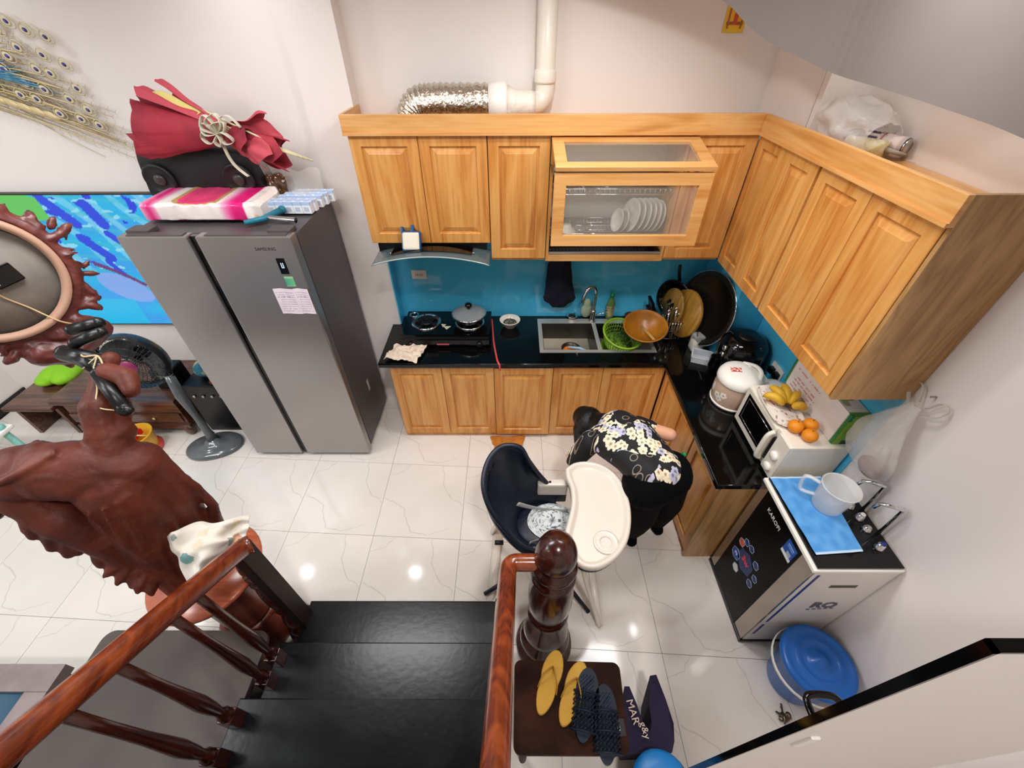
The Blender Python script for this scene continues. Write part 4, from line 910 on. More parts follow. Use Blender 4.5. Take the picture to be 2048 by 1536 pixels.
st_ = B()
for u in (.42,.47,.52,.57,.62,.67,.72): st_.tube([shell(u, .98)+Vector((.012,0,.004)), shell(min(1, u+.03), .86)+Vector((.016,0,.003))], .0018, 5).tube([shell(u+.03, .98)+Vector((.012,0,.004)), shell(u, .86)+Vector((.016,0,.003))], .0018, 5)
tag(st_.build('quilt_stitching', mat('navy_stitch', '#0A0F18', .6), hcx), kind='stuff')
B().lathe([(.0001,.545),(.10,.545),(.15,.54),(.165,.53),(.165,.52),(.0001,.51)], (.17,1.18,0), 32, sy=.88).build('seat', M_navy, hcx)
def pad(u, v):
    r = .13*math.sqrt(v+.0001); a = 2*PI*u; return Vector((.21+r*math.cos(a)*1.05, 1.185+r*math.sin(a)*.85, .553+.012*nz(math.cos(a)*v*4, math.sin(a)*v*4)+.006*(1-v)))
def padc(u, v):
    a = 2*PI*u; x, y = math.cos(a)*v, math.sin(a)*v
    return (60, 66, 76) if abs(nz(x*9, y*9, 1)) < .035 or nz(x*22, y*22, 4) > .42 else (214, 220, 218)
paint('seat_pad', pad, padc, 64, 28, M_print, hcx, local=False)
for y0, y1 in ((1.315, 1.36), (.985, 1.03)):
    B().box(.13, y0, .60, .30, y1, .70, b=.014).build('armrest', M_hcw, hcx)
    B().box(.09, y0+.01, .52, .30, y1-.01, .61, b=.008).build('armrest_liner', M_navy, hcx)
    B().lathe([(.007,0),(.007,.004)], (.20, (y0+y1)/2, .699), 10).build('bolt', M_black, hcx)
B().tube(spline([(.02,1.20,.70),(.10,1.24,.60),(.20,1.25,.565),(.30,1.24,.57)], 5), .014, 8, flat=.2, up=(0,0,1)).tube(spline([(.08,1.02,.63),(.13,1.05,.60),(.20,1.07,.57)], 5), .012, 8, flat=.2, up=(0,0,1)).build('harness_strap', mat('pale_strap', '#B9B5B5', .6), hcx)
B().lathe([(.10,.36),(.12,.40),(.155,.50),(.17,.52)], (.17,1.17,0), 28, sy=.9).build('seat_base', M_hcw, hcx)
TR = [(0.281,1.369),(0.326,1.406),(0.394,1.42),(0.474,1.403),(0.542,1.35),(0.579,1.264),(0.589,1.16),(0.576,1.062),(0.545,0.972),(0.501,0.906),(0.447,0.859),(0.379,0.827),(0.314,0.831),(0.277,0.863),(0.244,0.922),(0.244,0.997),(0.269,1.076),(0.292,1.159),(0.296,1.248),(0.281,1.311)]
P_ = [Vector((x, y, 0)) for x, y in TR]; P_ = spline(P_+[P_[0]], 3)[:-1]; cen = Vector((.43, 1.12, 0))
def inset(d):
    out = []; N_ = len(P_)
    for i, p in enumerate(P_):
        t_ = (P_[(i+2) % N_]-P_[i-2]).normalized(); nn = Vector((t_.y, -t_.x, 0)); out.append(p-nn*d*-1 if (p-nn*d*-1-cen).length < (p-cen).length or True else p)
    return out
def ring(d, z):
    r = inset(d); 
    return [Vector((p.x, p.y, z)) for p in r]
# choose inset direction so that rings shrink
sgn = 1 if sum((p-cen).length for p in ring(.02, 0)) < sum((p-cen).length for p in P_) else -1
def ring_(d, z): return ring(d*sgn, z)
seq = [(.012,.742),(.004,.746),(0,.756),(0,.770),(.003,.780),(.009,.785),(.018,.785),(.025,.780),(.032,.765),(.040,.762)]
vs = []; fs = []; N_ = len(P_)
for d, z in seq: vs += [Vector((p.x, p.y, z)) for p in ring_(d, 0)]
for k in range(len(seq)-1):
    for i in range(N_): fs.append((k*N_+i, k*N_+(i+1) % N_, (k+1)*N_+(i+1) % N_, (k+1)*N_+i))
bt_ = B().add(vs, fs, 0, True); k_ = (len(seq)-1)*N_
bt_.add(vs[:N_], [tuple(range(N_))], 0, False); bt_.add(vs[k_:k_+N_], [tuple(range(N_))], 0, False); bt_.build('tray', M_hcw, hcx)
B().lathe([(.058,.763),(.060,.768),(.052,.771),(.044,.766),(.036,.7655),(.034,.768),(.030,.768),(.028,.7645)], (.435,.955,0), 28, cap=False).build('cup_ring', M_hcw, hcx)
vs = []; fs = []
for d, z in ((.02,.70),(.008,.72),(.008,.742)): vs += ring_(d, z)
for k in range(2):
    for i in range(N_): fs.append((k*N_+i, k*N_+(i+1) % N_, (k+1)*N_+(i+1) % N_, (k+1)*N_+i))
fs.append(tuple(range(N_))); B().add(vs, fs, 0, True).build('tray_underside', M_navy, hcx)
B().box(.345, .832, .735, .385, .85, .765, b=.004).build('tray_latch', M_black, hcx)
B().ell((.285,.90,.66), (.03,.02,.035)).build('tray_release', M_hcw, hcx)
for ya, yb in ((.99, .845), (1.34, 1.47)):
    B().tube(spline([(.32,ya,.66),(.36,ya-.0,.45),(.43,(ya+yb)/2,.20),(.49,yb,.012)], 6), .026, 12, flat=.5, up=(0,1,0)).build('leg', M_hcw, hcx)
    B().tube(spline([(.06,ya+(.02 if ya < 1.1 else -.02),.52),(-.03,ya,.35),(-.10,(ya+yb)/2,.15),(-.145,yb+(.09 if ya < 1.1 else -.05),.012)], 6), .026, 12, flat=.5, up=(0,1,0)).build('leg', M_hcw, hcx)
B().tube([(.49,.84,.014),(.49,1.475,.014)], .022, 10, flat=.6).build('floor_rail', M_hcw, hcx)
B().tube([(-.14,.925,.014),(-.10,1.50,.014)], .030, 10, flat=.45).build('floor_rail', M_hcw, hcx)
M_bar = mat('dark_steel_tube', '#23272E', .3, .4)
B().tube([(.27,1.06,.16),(.435,.905,.03)], .013, 12).build('cross_bar', M_bar, hcx)
B().tube([(-.05,1.05,.10),(-.175,1.005,.03)], .013, 12).build('cross_bar', M_bar, hcx)
B().tube([(-.06,1.16,.36),(-.11,1.16,.36)], .014, 10).build('recline_knob', M_bar, hcx)

# ------------------------------------------------------------ the person
pr = thing('person', 'person in black floral blouse and black trousers bending into the corner cabinet', 'person', (.84, 1.34, 0))
M_skin = mat('skin', '#D9A283', .5, spec=.35)
hipR, hipL = Vector((.825,1.33,.80)), Vector((.685,1.26,.80)); shR, shL = Vector((.735,1.655,.80)), Vector((.445,1.545,.80))
body = B()
def torso(b, e):
    chain(b, [(hipR, .105+e), (hipL, .105+e)], 16)
    chain(b, [((.755,1.31,.83), .118+e), ((.705,1.40,.86), .105+e), ((.65,1.50,.87), .115+e), ((.60,1.585,.84), .115+e), ((.575,1.63,.80), .08+e)], 16)
    chain(b, [((.80,1.32,.85), .075+e), ((.75,1.44,.86), .07+e), ((.70,1.56,.85), .08+e), ((.68,1.63,.81), .065+e)], 14)
    chain(b, [((.69,1.28,.86), .09+e), ((.62,1.39,.86), .085+e), ((.53,1.50,.85), .088+e), ((.50,1.56,.81), .07+e)], 14)
torso(body, -.008)
chain(body, [((.575,1.62,.80), .062), ((.535,1.70,.74), .055), ((.51,1.75,.70), .055)], 12)
Hc = Vector((.485, 1.80, .655)); fd = Vector((-.28,.55,-.78)).normalized(); ud = Vector((-.45,.70,.42)).normalized()
body.ell(Hc, (.078,.092,.10)); body.ell(Hc+Vector((-.01,.03,-.05)), (.055,.06,.06)); body.ell(Hc+fd*.098, (.014,.014,.018), seg=10)
sd = fd.cross(ud).normalized()
for s_ in (1, -1): body.ell(Hc+sd*s_*.08, (.018,.03,.03), seg=10); body.ell(Hc+fd*.07+sd*s_*.032+ud*.01, (.02,.018,.016), seg=8)
body.ell(Hc+fd*.085-ud*.038, (.022,.018,.01), seg=8)
def arm(b, sh, el, wr, hd):
    chain(b, [(sh, .052), ((sh+el)/2, .046), (el, .040), ((el+wr)/2, .038), (wr, .025)], 12)
    d = (hd-wr).normalized(); s1 = d.cross(Vector((0,0,1))).normalized(); up_ = s1.cross(d)
    chain(b, [(wr, .024), (wr+d*.035, .026)], 10)
    for k in range(4): chain(b, [(wr+d*.03+s1*(.018*(k-1.5)), .015), (wr+d*.085+s1*(.021*(k-1.5)), .0115)], 8)
    for k, L in enumerate((.062,.072,.068,.052)):
        f0 = wr+d*.085+s1*(.021*(k-1.5)); f1 = f0+d*L*.5-up_*.006; f2 = f1+d*L*.34-up_*.02; f3 = f2+d*L*.16-up_*.02
        chain(b, [(f0,.0095),(f1,.009),(f2,.0082),(f3,.007)], 8)
    t0 = wr+d*.03-s1*.03; t1 = t0+d*.03-s1*.022-up_*.01; t2 = t1+d*.03+s1*.004-up_*.012
    chain(b, [(t0,.013),(t1,.0105),(t2,.0085)], 8)
elR, wrR = Vector((.895,1.575,.82)), Vector((.955,1.735,.66)); arm(body, shR, elR, wrR, Vector((.965,1.82,.60)))
elL, wrL = Vector((.375,1.60,.56)), Vector((.50,1.78,.46)); arm(body, shL, elL, wrL, Vector((.56,1.85,.44)))
def leg(b, hp, kn, an, e=0):
    chain(b, [(hp, .105+e), ((hp*2+kn)/3, .09+e), (kn, .062+e), ((kn+an)/2, .055+e), (an, .040+e)], 14)
kR, aR, kL, aL = Vector((.93,1.375,.45)), Vector((.965,1.46,.09)), Vector((.745,1.28,.45)), Vector((.775,1.385,.09))
leg(body, hipR, kR, aR); leg(body, hipL, kL, aL)
def foot(b, an, tip, e=0): chain(b, [(an, .04+e), (Vector((an.x, an.y, .045)), .038+e), ((an+Vector(tip))/2-Vector((0,0,.03)), .036+e), (Vector(tip), .03+e)], 12)
tR, tL = (.955, 1.57, .034), (.765, 1.50, .034)
foot(body, aR, tR); foot(body, aL, tL); foot(body, aR, (aR.x+.004, aR.y-.045, .036)); foot(body, aL, (aL.x, aL.y-.05, .036))
fused(body, 'body', M_skin, pr, .0055, 5)
def floral():
    m = bpy.data.materials.new('black_floral_print'); m.use_nodes = True; n = m.node_tree.nodes; l = m.node_tree.links; b = n['Principled BSDF']; b.inputs['Roughness'].default_value = .75
    tc = n.new('ShaderNodeTexCoord'); mp = n.new('ShaderNodeMapping'); mp.inputs['Scale'].default_value = (1,1,0); l.new(tc.outputs['Object'], mp.inputs['Vector'])
    def M_(op, a, c=None, d=None):
        q = n.new('ShaderNodeMath'); q.operation = op
        for i, v in enumerate((a, c, d)):
            if v is None: continue
            if isinstance(v, (int, float)): q.inputs[i].default_value = v
            else: l.new(v, q.inputs[i])
        return q.outputs[0]
    def layer(scale, off, petal, rad, keep, cluster=True):
        mq = n.new('ShaderNodeMapping'); mq.inputs['Location'].default_value = off; mq.inputs['Scale'].default_value = (scale,)*3; l.new(mp.outputs[0], mq.inputs['Vector'])
        v = n.new('ShaderNodeTexVoronoi'); v.voronoi_dimensions = '2D'; v.inputs['Scale'].default_value = 1; v.inputs['Randomness'].default_value = .75; l.new(mq.outputs[0], v.inputs['Vector'])
        s_ = n.new('ShaderNodeVectorMath'); s_.operation = 'SUBTRACT'; l.new(mq.outputs[0], s_.inputs[0]); l.new(v.outputs['Position'], s_.inputs[1])
        sp_ = n.new('ShaderNodeSeparateXYZ'); l.new(s_.outputs[0], sp_.inputs[0]); ang = M_('ARCTAN2', sp_.outputs[1], sp_.outputs[0])
        sc_ = n.new('ShaderNodeSeparateColor'); l.new(v.outputs['Color'], sc_.inputs[0])
        ph = M_('MULTIPLY', sc_.outputs[1], 6.28); wv = M_('ABSOLUTE', M_('COSINE', M_('ADD', M_('MULTIPLY', ang, 2.5), ph)))
        edge = M_('MULTIPLY', M_('ADD', M_('MULTIPLY', M_('POWER', wv, .6), petal), 1-petal), rad)
        ins = M_('LESS_THAN', v.outputs['Distance'], edge); ins = M_('MULTIPLY', ins, M_('GREATER_THAN', sc_.outputs[0], keep))
        shade = M_('DIVIDE', v.outputs['Distance'], edge)
        return ins, shade, sc_.outputs[2], v.outputs['Distance'], sc_.outputs[0]
    clm = n.new('ShaderNodeTexNoise'); clm.inputs['Scale'].default_value = 5.5; clm.inputs['Detail'].default_value = 0; l.new(mp.outputs[0], clm.inputs['Vector'])
    cl = M_('GREATER_THAN', clm.outputs['Fac'], .47)
    cur = None
    def mix(fac, c1, c2):
        q = n.new('ShaderNodeMix'); q.data_type = 'RGBA'; l.new(fac, q.inputs[0])
        if isinstance(c1, tuple): q.inputs[6].default_value = c1
        else: l.new(c1, q.inputs[6])
        if isinstance(c2, tuple): q.inputs[7].default_value = c2
        else: l.new(c2, q.inputs[7])
        return q.outputs[2]
    base = lin('#07070A')
    # rings
    i0, s0, c0, d0, k0 = layer(17, (.3,.7,0), .0, .33, .45); rg = M_('MULTIPLY', i0, M_('GREATER_THAN', d0, .26)); rg = M_('MULTIPLY', rg, M_('SUBTRACT', 1, cl)); cur = mix(rg, base, lin('#8C7F72'))
    for sc2, off, keep in ((20, (0,0,0), .25), (23, (.5,.2,0), .4)):
        i1, s1, c1, d1, k1 = layer(sc2, off, .42, .50, keep); f = M_('MULTIPLY', i1, cl)
        col = mix(M_('GREATER_THAN', c1, .5), lin('#EADCC0'), lin('#B9B8CC')); dk = mix(M_('GREATER_THAN', c1, .5), lin('#9A7F5C'), lin('#5C5F78'))
        rmp = n.new('ShaderNodeMapRange'); rmp.inputs['From Min'].default_value = .15; rmp.inputs['From Max'].default_value = .55; l.new(s1, rmp.inputs[0])
        cur = mix(f, cur, mix(rmp.outputs[0], dk, col))
    l.new(cur, b.inputs['Base Color']); return m
sh_ = B(); torso(sh_, .010)
for (s, e_, f_) in ((shR, elR, .36), (shL, elL, .95)): chain(sh_, [(s, .068), (s.lerp(e_, f_), .060)], 14)
o = fused(sh_, 'blouse', floral(), pr, .008, 6)
tr_ = B(); chain(tr_, [(hipR+Vector((.0,-.015,-.005)), .122), (hipL+Vector((0,-.015,-.005)), .122)], 16); leg(tr_, hipR, kR, aR, .018); leg(tr_, hipL, kL, aL, .018)
M_trs = mat('black_trouser_cloth', '#020203', .9, spec=.15)
fused(tr_, 'trousers', M_trs, pr, .009, 6)
b = B(); foot(b, aR, tR, .006); foot(b, aL, tL, .006); foot(b, aR, (aR.x+.004, aR.y-.045, .038), .006); foot(b, aL, (aL.x, aL.y-.05, .038), .006)
fused(b, 'socks', M_trs, pr, .007, 4)
b = B(); b.ell(Hc+Vector((-.005,.0,.028)), (.095,.108,.098)); b.ell(Hc+Vector((-.03,.05,.02)), (.075,.075,.08))
chain(b, [(Hc+Vector((.03,-.04,.05)), .08), (Vector((.55,1.70,.785)), .062), (Vector((.53,1.62,.80)), .045)], 14); chain(b, [(Hc+Vector((-.06,-.03,.0)), .05), (Vector((.415,1.70,.60)), .035), (Vector((.43,1.64,.56)), .015)], 10)
fused(b, 'hair', mat('black_hair', '#050403', .45, bump=(120, .3)), pr, .007, 4)
t = thing('brush', 'green plastic brush handle sticking out beside the bending person', 'brush', (.96, 1.56, .6))
B().tube([(.88,1.56,.63),(1.045,1.605,.605)], .014, 12).ell((1.045,1.605,.605), (.017,.017,.017)).build('handle', mat('green_plastic', '#2FA35C', .3), t)
B().box(.82, 1.52, .61, .885, 1.57, .65, b=.006).build('head', mat('green_bristle', '#1F7A45', .6), t)
# orange cloth on the floor
o = cloth_sheet('floor_cloth', lambda u, v: Vector((-.20+.30*u+.05*(1-v)*(u-.5)*-2+.02*nz(u*4,v*4), 2.10+.17*v+.03*nz(u*3,v*3,4), .006+.012*abs(nz(u*6, v*6, 1)))), 20, 12, mat('orange_cloth', '#C07A2A', .8, var=(18, '#A9611C', .4, .65)), None, .003)
tag(o, 'orange brown cleaning cloth lying on the floor behind the high chair', 'cloth')

# ------------------------------------------------------------ stool with slippers
sl = thing('stool', 'square dark wooden stool seat holding slippers beside the stairs', 'stool', (.23, .40, 0))
M_st = mat('stool_wood', '#200D05', .6, spec=.1, var=(9, '#35190C', .4, .65))
out = []; SXc = (.002, .468, .232, .552); R_ = .03
for cx_, cy_, a0 in ((SXc[1]-R_, SXc[3]-R_-.008, 0), (SXc[0]+R_, SXc[3]-R_, PI/2), (SXc[0]-.004+R_, SXc[2]+R_, PI), (SXc[1]-.012-R_, SXc[2]+R_, 1.5*PI)):
    for k in range(6): a = a0+PI/2*k/5; out.append((cx_+R_*math.cos(a), cy_+R_*math.sin(a)))
B().prism(out, .44, .47).build('seat', M_st, sl)
for x in (.04, .42):
    for y in (.27, .51): B().tube([(x, y, .44), (x+(.02 if x > .2 else -.0), y, .0)], [.022, .017], 10).build('leg', M_st, sl)
B().box(.04, .26, .36, .42, .28, .44).box(.04, .50, .36, .42, .52, .44).build('apron', M_st, sl)
def sole(L, wd):
    out = []
    for k in range(28):
        t_ = k/28*2*PI; y = math.cos(t_)*L/2; s_ = math.sin(t_)
        wloc = wd/2*(1+.14*math.cos(t_))*(1-.16*math.exp(-((y/L)+.05)**2*40)); out.append((s_*wloc+.004*math.cos(t_), y))
    return out
M_yel = mat('mustard_rubber', '#B98A1E', .55); M_yeld = mat('mustard_sole', '#A1761A', .6)
M_blr = mat('navy_rubber', '#0A1726', .5, spec=.3)
def flipflop(name, label, loc, rz):
    t = thing(name, label, 'slipper', loc, rz, 'yellow flip flops on the stool')
    B().prism(sole(.25, .092), 0, .016).build('sole', M_yeld, t, local=True)
    B().prism(sole(.243, .086), .016, .019).build('footbed', M_yel, t, local=True)
    for s_ in (1, -1): B().tube(spline([(0,.055,.02),(s_*.014,.03,.045),(s_*.034,-.005,.045),(s_*.041,-.035,.015)], 5), [.004]+[.007]*15, 8, flat=.4, up=(0,0,1)).build('strap', M_yeld, t, local=True)
    return t
flipflop('flip_flop', 'yellow rubber flip flop on the stool, the left one', (.153,.470,.471), math.radians(-20))
flipflop('flip_flop', 'yellow rubber flip flop on the stool, the right one', (.250,.430,.471), math.radians(-24))
def slide(name, label, loc, rz):
    t = thing(name, label, 'slipper', loc, rz, 'navy slides on the stool')
    B().prism(sole(.26, .10), 0, .022).build('sole', M_blr, t, local=True)
    def g(u, v): x = (u-.5)*.106; return Vector((x, -.095+.13*v, .022+.034*math.sin(PI*u)**.7*(.8+.3*v)))
    b = B()
    for i in range(7):
        for j in range(8):
            c = g((i+.5)/7, (j+.5)/8)
            if (i+j) % 2: b.tube([g(i/7, j/8), g((i+1)/7, (j+1)/8)], .0024, 4); b.tube([g((i+1)/7, j/8), g(i/7, (j+1)/8)], .0024, 4)
            else: b.tube([g(i/7, j/8), g((i+1)/7, (j+1)/8)], .003, 4)
    for v in (0, .5, 1): b.tube([g(i/12, v) for i in range(13)], .0045, 5)
    tag(b.build('woven_band', M_blr, t, local=True), kind='stuff')
    b = B()
    for i in range(5):
        for j in range(6): b.tube([(-.03+.014*i, .02+.016*j, .0225), (-.03+.014*(i+1), .02+.016*(j+1), .0225)] if j < 5 and i < 4 else [(-.03, .03, .0225), (.02, .09, .0225)], .002, 4)
    b.build('footbed_ridges', mat('navy_rubber_light', '#10233A', .5), t, local=True)
    return t
slide('slide_sandal', 'navy woven rubber slide on the stool, the left one', (.300,.392,.471), math.radians(-12))
slide('slide_sandal', 'navy woven rubber slide on the stool, the right one', (.372,.330,.471), math.radians(-4))
B().ell((.262,.382,.530), (.006,.006,.006)).build('rivet', M_chrome, bpy.data.objects['slide_sandal']) if False else None
t = thing('swing_tag', 'small black tag with pale emblem on the stool edge', 'tag', (.425, .315, .471)); B().box(.405, .29, .4712, .45, .345, .4735).build('card', M_black, t)
text('e', .032, mat('tag_print', '#8FA3B5', .5), t, (0, .002, .003), (0,0,0), 'emblem')
# purple cloth bag beside the stool
pb = thing('shoe_bag', 'dark purple cloth bag with pale lettering standing beside the stool', 'bag', (.62, .40, 0))
M_pur = mat('dark_purple_cloth', '#1B1030', .85, bump=(30, .2))
Q = [(.530,.510),(.556,.512),(.575,.44),(.588,.37),(.612,.34),(.628,.375),(.632,.44),(.655,.515),(.665,.555),(.692,.556),(.715,.46),(.725,.37),(.715,.31),(.69,.27),(.50,.265),(.485,.33),(.50,.42)]
b = B(); NQ = len(Q); zt = [.30]*NQ; vs = [Vector((x*.985, y*.98, .26+.025*nz(i*1.3))) for i, (x, y) in enumerate(Q)]+[Vector((.5+(x-.5)*.9, .27+(y-.27)*.7, 0)) for x, y in Q]
fs = [tuple(range(NQ))]+[(i, NQ+i, NQ+(i+1) % NQ, (i+1) % NQ) for i in range(NQ)]+[tuple(range(NQ, 2*NQ))[::-1]]
b.add(vs, fs, 0, False); b.build('bag_body', M_pur, pb)
M_pt = mat('pale_print', '#C9B6A6', .6)
text('MAR', .045, M_pt, pb, (-.085, .0, .285), (0, 0, math.radians(-80)), 'lettering'); text('g&y', .04, M_pt, pb, (-.045, -.065, .285), (0, 0, math.radians(-80)), 'lettering')
# blue lidded pail at the lower edge
t = thing('pail', 'blue plastic pail at the bottom edge with black bag rim', 'bucket', (.60, .15, 0))
B().lathe([(.085,0),(.095,.02),(.115,.28),(.12,.29)], (.60,.15,0), 32).build('pail_body', M_blackg, t)
B().lathe([(.122,.285),(.124,.30),(.11,.312),(.07,.318),(.0001,.322)], (.60,.15,0), 36).build('lid', mat('blue_plastic_pale', '#1673B8', .35), t)

# ------------------------------------------------------------ open door at the right edge
dd = struct(B().box(.700, .188, .0, 1.50, .202, 1.94).build('door_1', mat('white_door_face', '#E9E1DC', .5), None, loc=(.7, .18, 0)))
B().box(.694, .186, .0, .701, .205, 1.944).box(.694, .186, 1.938, 1.5, .205, 1.944).build('black_edge_strip', M_blackg, dd)
hd_ = B().tube(spline([(.725,.20,1.36),(.725,.235,1.36),(.735,.25,1.36),(.77,.252,1.36),(.80,.245,1.36),(.815,.215,1.36)], 5), .009, 10).lathe([(.022,0),(.022,.008)], n=18, M=Matrix.Translation((.725,.20,1.36)) @ Matrix.Rotation(-PI/2, 4, 'X')).build('lever_handle', M_blackg, dd)
B().box(.765, .181, 1.12, .79, .189, 1.24, b=.003).build('lock_plate', M_white, dd)

# keys on the floor
t = thing('key_bunch', 'small metal bunch of keys on the floor near the open door', 'keys', (1.33, .42, 0))
rnd = random.Random(2)
for k in range(4):
    M = Matrix.Translation((1.335+.012*k, .425+.01*(k % 2), .004+.003*k)) @ Matrix.Rotation(k*1.3, 4, 'Z')
    B().lathe([(.007,0),(.014,0),(.014,.002),(.007,.002)], n=14, M=M, cap=False).box(.012, -.004, 0, .05, .004, .002, M=M).box(.03, .004, 0, .034, .008, .002, M=M).build('key', mat('old_brass', '#6E5A40', .35, .8), t)
B().tube([(1.33+.015*math.cos(a*PI/8), .42+.015*math.sin(a*PI/8), .014) for a in range(16)], .0015, 5, closed=True).build('key_ring', M_steel, t)
# ------------------------------------------------------------ sink, tap, hob
sk_ = thing('sink', 'stainless steel double sink set into the black worktop', 'sink', (.61, 2.59, .80))
b = B()
for a in ((SX0-.012, SY0-.012, SX1+.012, SY0+.018), (SX0-.012, SY1-.055, SX1+.012, SY1+.012), (SX0-.012, SY0+.018, SX0+.018, SY1-.055), (SX1-.018, SY0+.018, SX1+.012, SY1-.055), (.612, SY0+.018, .642, SY1-.055)):
    b.box(a[0], a[1], .8003, a[2], a[3], .804)
b.build('rim', mat('satin_steel_rim', '#D5D0C6', .35, .6), sk_)
M_basin = mat('brushed_basin', '#8B877F', .3, 1, bump=(160, .03))
for x0, x1, d in ((SX0+.018, .612, .13), (.642, SX1-.018, .13)):
    y0, y1 = SY0+.018, SY1-.055; z1, z0 = .803, .803-d; r = .02
    vs = [(x0,y0,z1),(x1,y0,z1),(x1,y1,z1),(x0,y1,z1),(x0+r,y0+r,z0),(x1-r,y0+r,z0),(x1-r,y1-r,z0),(x0+r,y1-r,z0)]
    B().add(vs, [(0,1,5,4),(1,2,6,5),(2,3,7,6),(3,0,4,7),(4,5,6,7)]).build('basin', M_basin, sk_)
    B().lathe([(.04,.003),(.038,.006),(.02,.004),(.0001,.003)], ((x0+x1)/2, (y0+y1)/2, z0), 20).build('drain', M_chrome, sk_)
for x in (.395, .42): B().box(x, y1-.003, .745, x+.016, y1+.0, .762).build('overflow_slot', M_black, sk_)
tp = thing('kitchen_tap', 'tall chrome swan neck kitchen tap behind the sink', 'tap', (.62, 2.79, .80))
B().lathe([(.028,.0035),(.028,.012),(.022,.02),(.019,.05),(.019,.10),(.014,.11)], (.62,2.775,.80), 20).build('tap_body', M_chrome, tp)
B().tube(spline([(.62,2.775,.90),(.62,2.775,1.02),(.615,2.77,1.08),(.59,2.75,1.12),(.545,2.725,1.115),(.52,2.71,1.06),(.515,2.705,1.01)], 6), .0115, 12).build('spout', M_chrome, tp)
B().tube([(.638,2.775,.86),(.66,2.765,.875),(.70,2.745,.90)], .006, 8).build('lever', M_chrome, tp)
hb = thing('gas_stove', 'black two burner gas stove on the worktop below the hood', 'stove', (-.50, 2.61, .80))
B().box(-.825, 2.455, .812, -.18, 2.80, .868, b=.006).build('body', M_black, hb)
B().box(-.83, 2.49, .868, -.175, 2.81, .876, b=.002).build('glass_top', M_blackg, hb)
B().prism([(2.49,.872),(2.445,.858),(2.432,.83),(2.434,.812),(2.49,.812)], -.825, -.18, M=Matrix(((0,0,1,0),(1,0,0,0),(0,1,0,0),(0,0,0,1)))).build('front_panel', M_blackg, hb)
B().box(-.56, 2.4285, .828, -.47, 2.432, .838).build('red_badge', mat('rose_badge2', '#C2555C', .4), hb)
B().box(-.33, 2.43, .824, -.20, 2.4335, .829).build('chrome_strip', M_chrome, hb)
for x in (-.75, -.25): B().lathe([(.022,0),(.020,.018),(.012,.022)], n=18, M=Matrix.Translation((x, 2.432, .836)) @ Matrix.Rotation(PI/2, 4, 'X')).build('knob', M_black, hb)
for x in (-.80, -.21):
    for y in (2.48, 2.77): B().lathe([(.012,.0005),(.014,.012)], (x, y, .80), 12).build('foot', M_black, hb)
for cx_ in (-.665, -.335):
    bu = B().lathe([(.11,0),(.112,.006),(.10,.01),(.085,.003)], (cx_, 2.655, .876), 32, cap=False).build('burner_ring', M_chrome, hb)
    B().lathe([(.055,0),(.055,.016),(.045,.02),(.025,.02),(.022,.014),(.0001,.014)], (cx_, 2.655, .876), 24).build('burner_cap', mat('burner_iron', '#2A2826', .4, .8), bu)
    g_ = B()
    for k in range(5):
        a = 2*PI*k/5+.3; g_.box(-.004, .03, 0, .004, .108, .022, M=Matrix.Translation((cx_, 2.655, .878)) @ Matrix.Rotation(a, 4, 'Z'))
    tag(g_.build('pan_support', mat('iron_grate', '#18181A', .5), bu), kind='stuff')
B().lathe([(.035,0),(.037,.005),(.03,.008),(.026,.003)], (-.775, 2.755, .876), 20, cap=False).build('pilot_ring', M_chrome, hb)
B().add([(-.53,2.60,.8768),(-.47,2.60,.8768),(-.50,2.555,.8768)], [(0,1,2)]).add([(-.55,2.63,.8768),(-.51,2.625,.8768),(-.53,2.585,.8768)], [(0,1,2)]).build('cream_emblem', mat('cream_print', '#C9C4A8', .5), hb)
pn = thing('lidded_pan', 'dark pan with a glass lid on the right burner', 'pan', (-.335, 2.655, .90))
B().lathe([(.085,.0),(.105,.02),(.118,.055),(.122,.058),(.116,.05),(.10,.02),(.0001,.012)], (-.335,2.655,.898), 32).build('pan_body', mat('dark_enamel', '#1B1B1C', .25, .3), pn)
B().lathe([(.126,.0),(.122,.004),(.10,.018),(.05,.034),(.0001,.04)], (-.335,2.655,.957), 32, cap=False).build('glass_lid', mat('lid_glass', '#DDE8EA', .05, alpha=.28), pn)
B().lathe([(.128,.0),(.130,.004),(.124,.006)], (-.335,2.655,.954), 32, cap=False).build('lid_rim', M_chrome, pn)
B().lathe([(.012,0),(.014,.015),(.028,.03),(.022,.045),(.0001,.05)], (-.335,2.655,.992), 20).build('lid_knob', M_blackg, pn)
def bowl(t, c, r, h, m, name='bowl_body', foot=.5, th=.006, M=None, n=32):
    pr_ = [(r*foot,0),(r*foot,.01*h/.06),(r*.82,h*.45),(r,h*.96),(r+.003,h),(r-th,h),(r*.80-th*.3,h*.48),(r*foot*.8,.018),(.0001,.014)]
    return B().lathe(pr_, c if M is None else (0,0,0), n, M=M).build(name, m, t)
M_china = mat('white_china', '#DFDCD2', .18)
t = thing('bowl', 'white china bowl with dark herbs standing right of the stove', 'bowl', (-.03, 2.71, .80))
bowl(t, (-.03, 2.71, .8005), .078, .065, M_china)
fused(B().ell((-.03,2.71,.838), (.055,.055,.012)).ell((-.01,2.70,.845), (.03,.03,.015)).ell((-.045,2.725,.845), (.022,.02,.014)), 'herbs', mat('dried_herbs', '#3A3A2C', .8, var=(60, '#8C8A7C', .5, .7)), t, .004, 1)
o = B().tube(spline([(-.175,2.80,.806),(-.165,2.68,.806),(-.15,2.50,.806),(-.13,2.36,.806),(-.115,2.27,.807),(-.10,2.238,.795),(-.098,2.234,.75)], 6), .007, 10).build('gas_hose', mat('red_hose', '#C9484A', .4), None, loc=(-.15,2.5,.806))
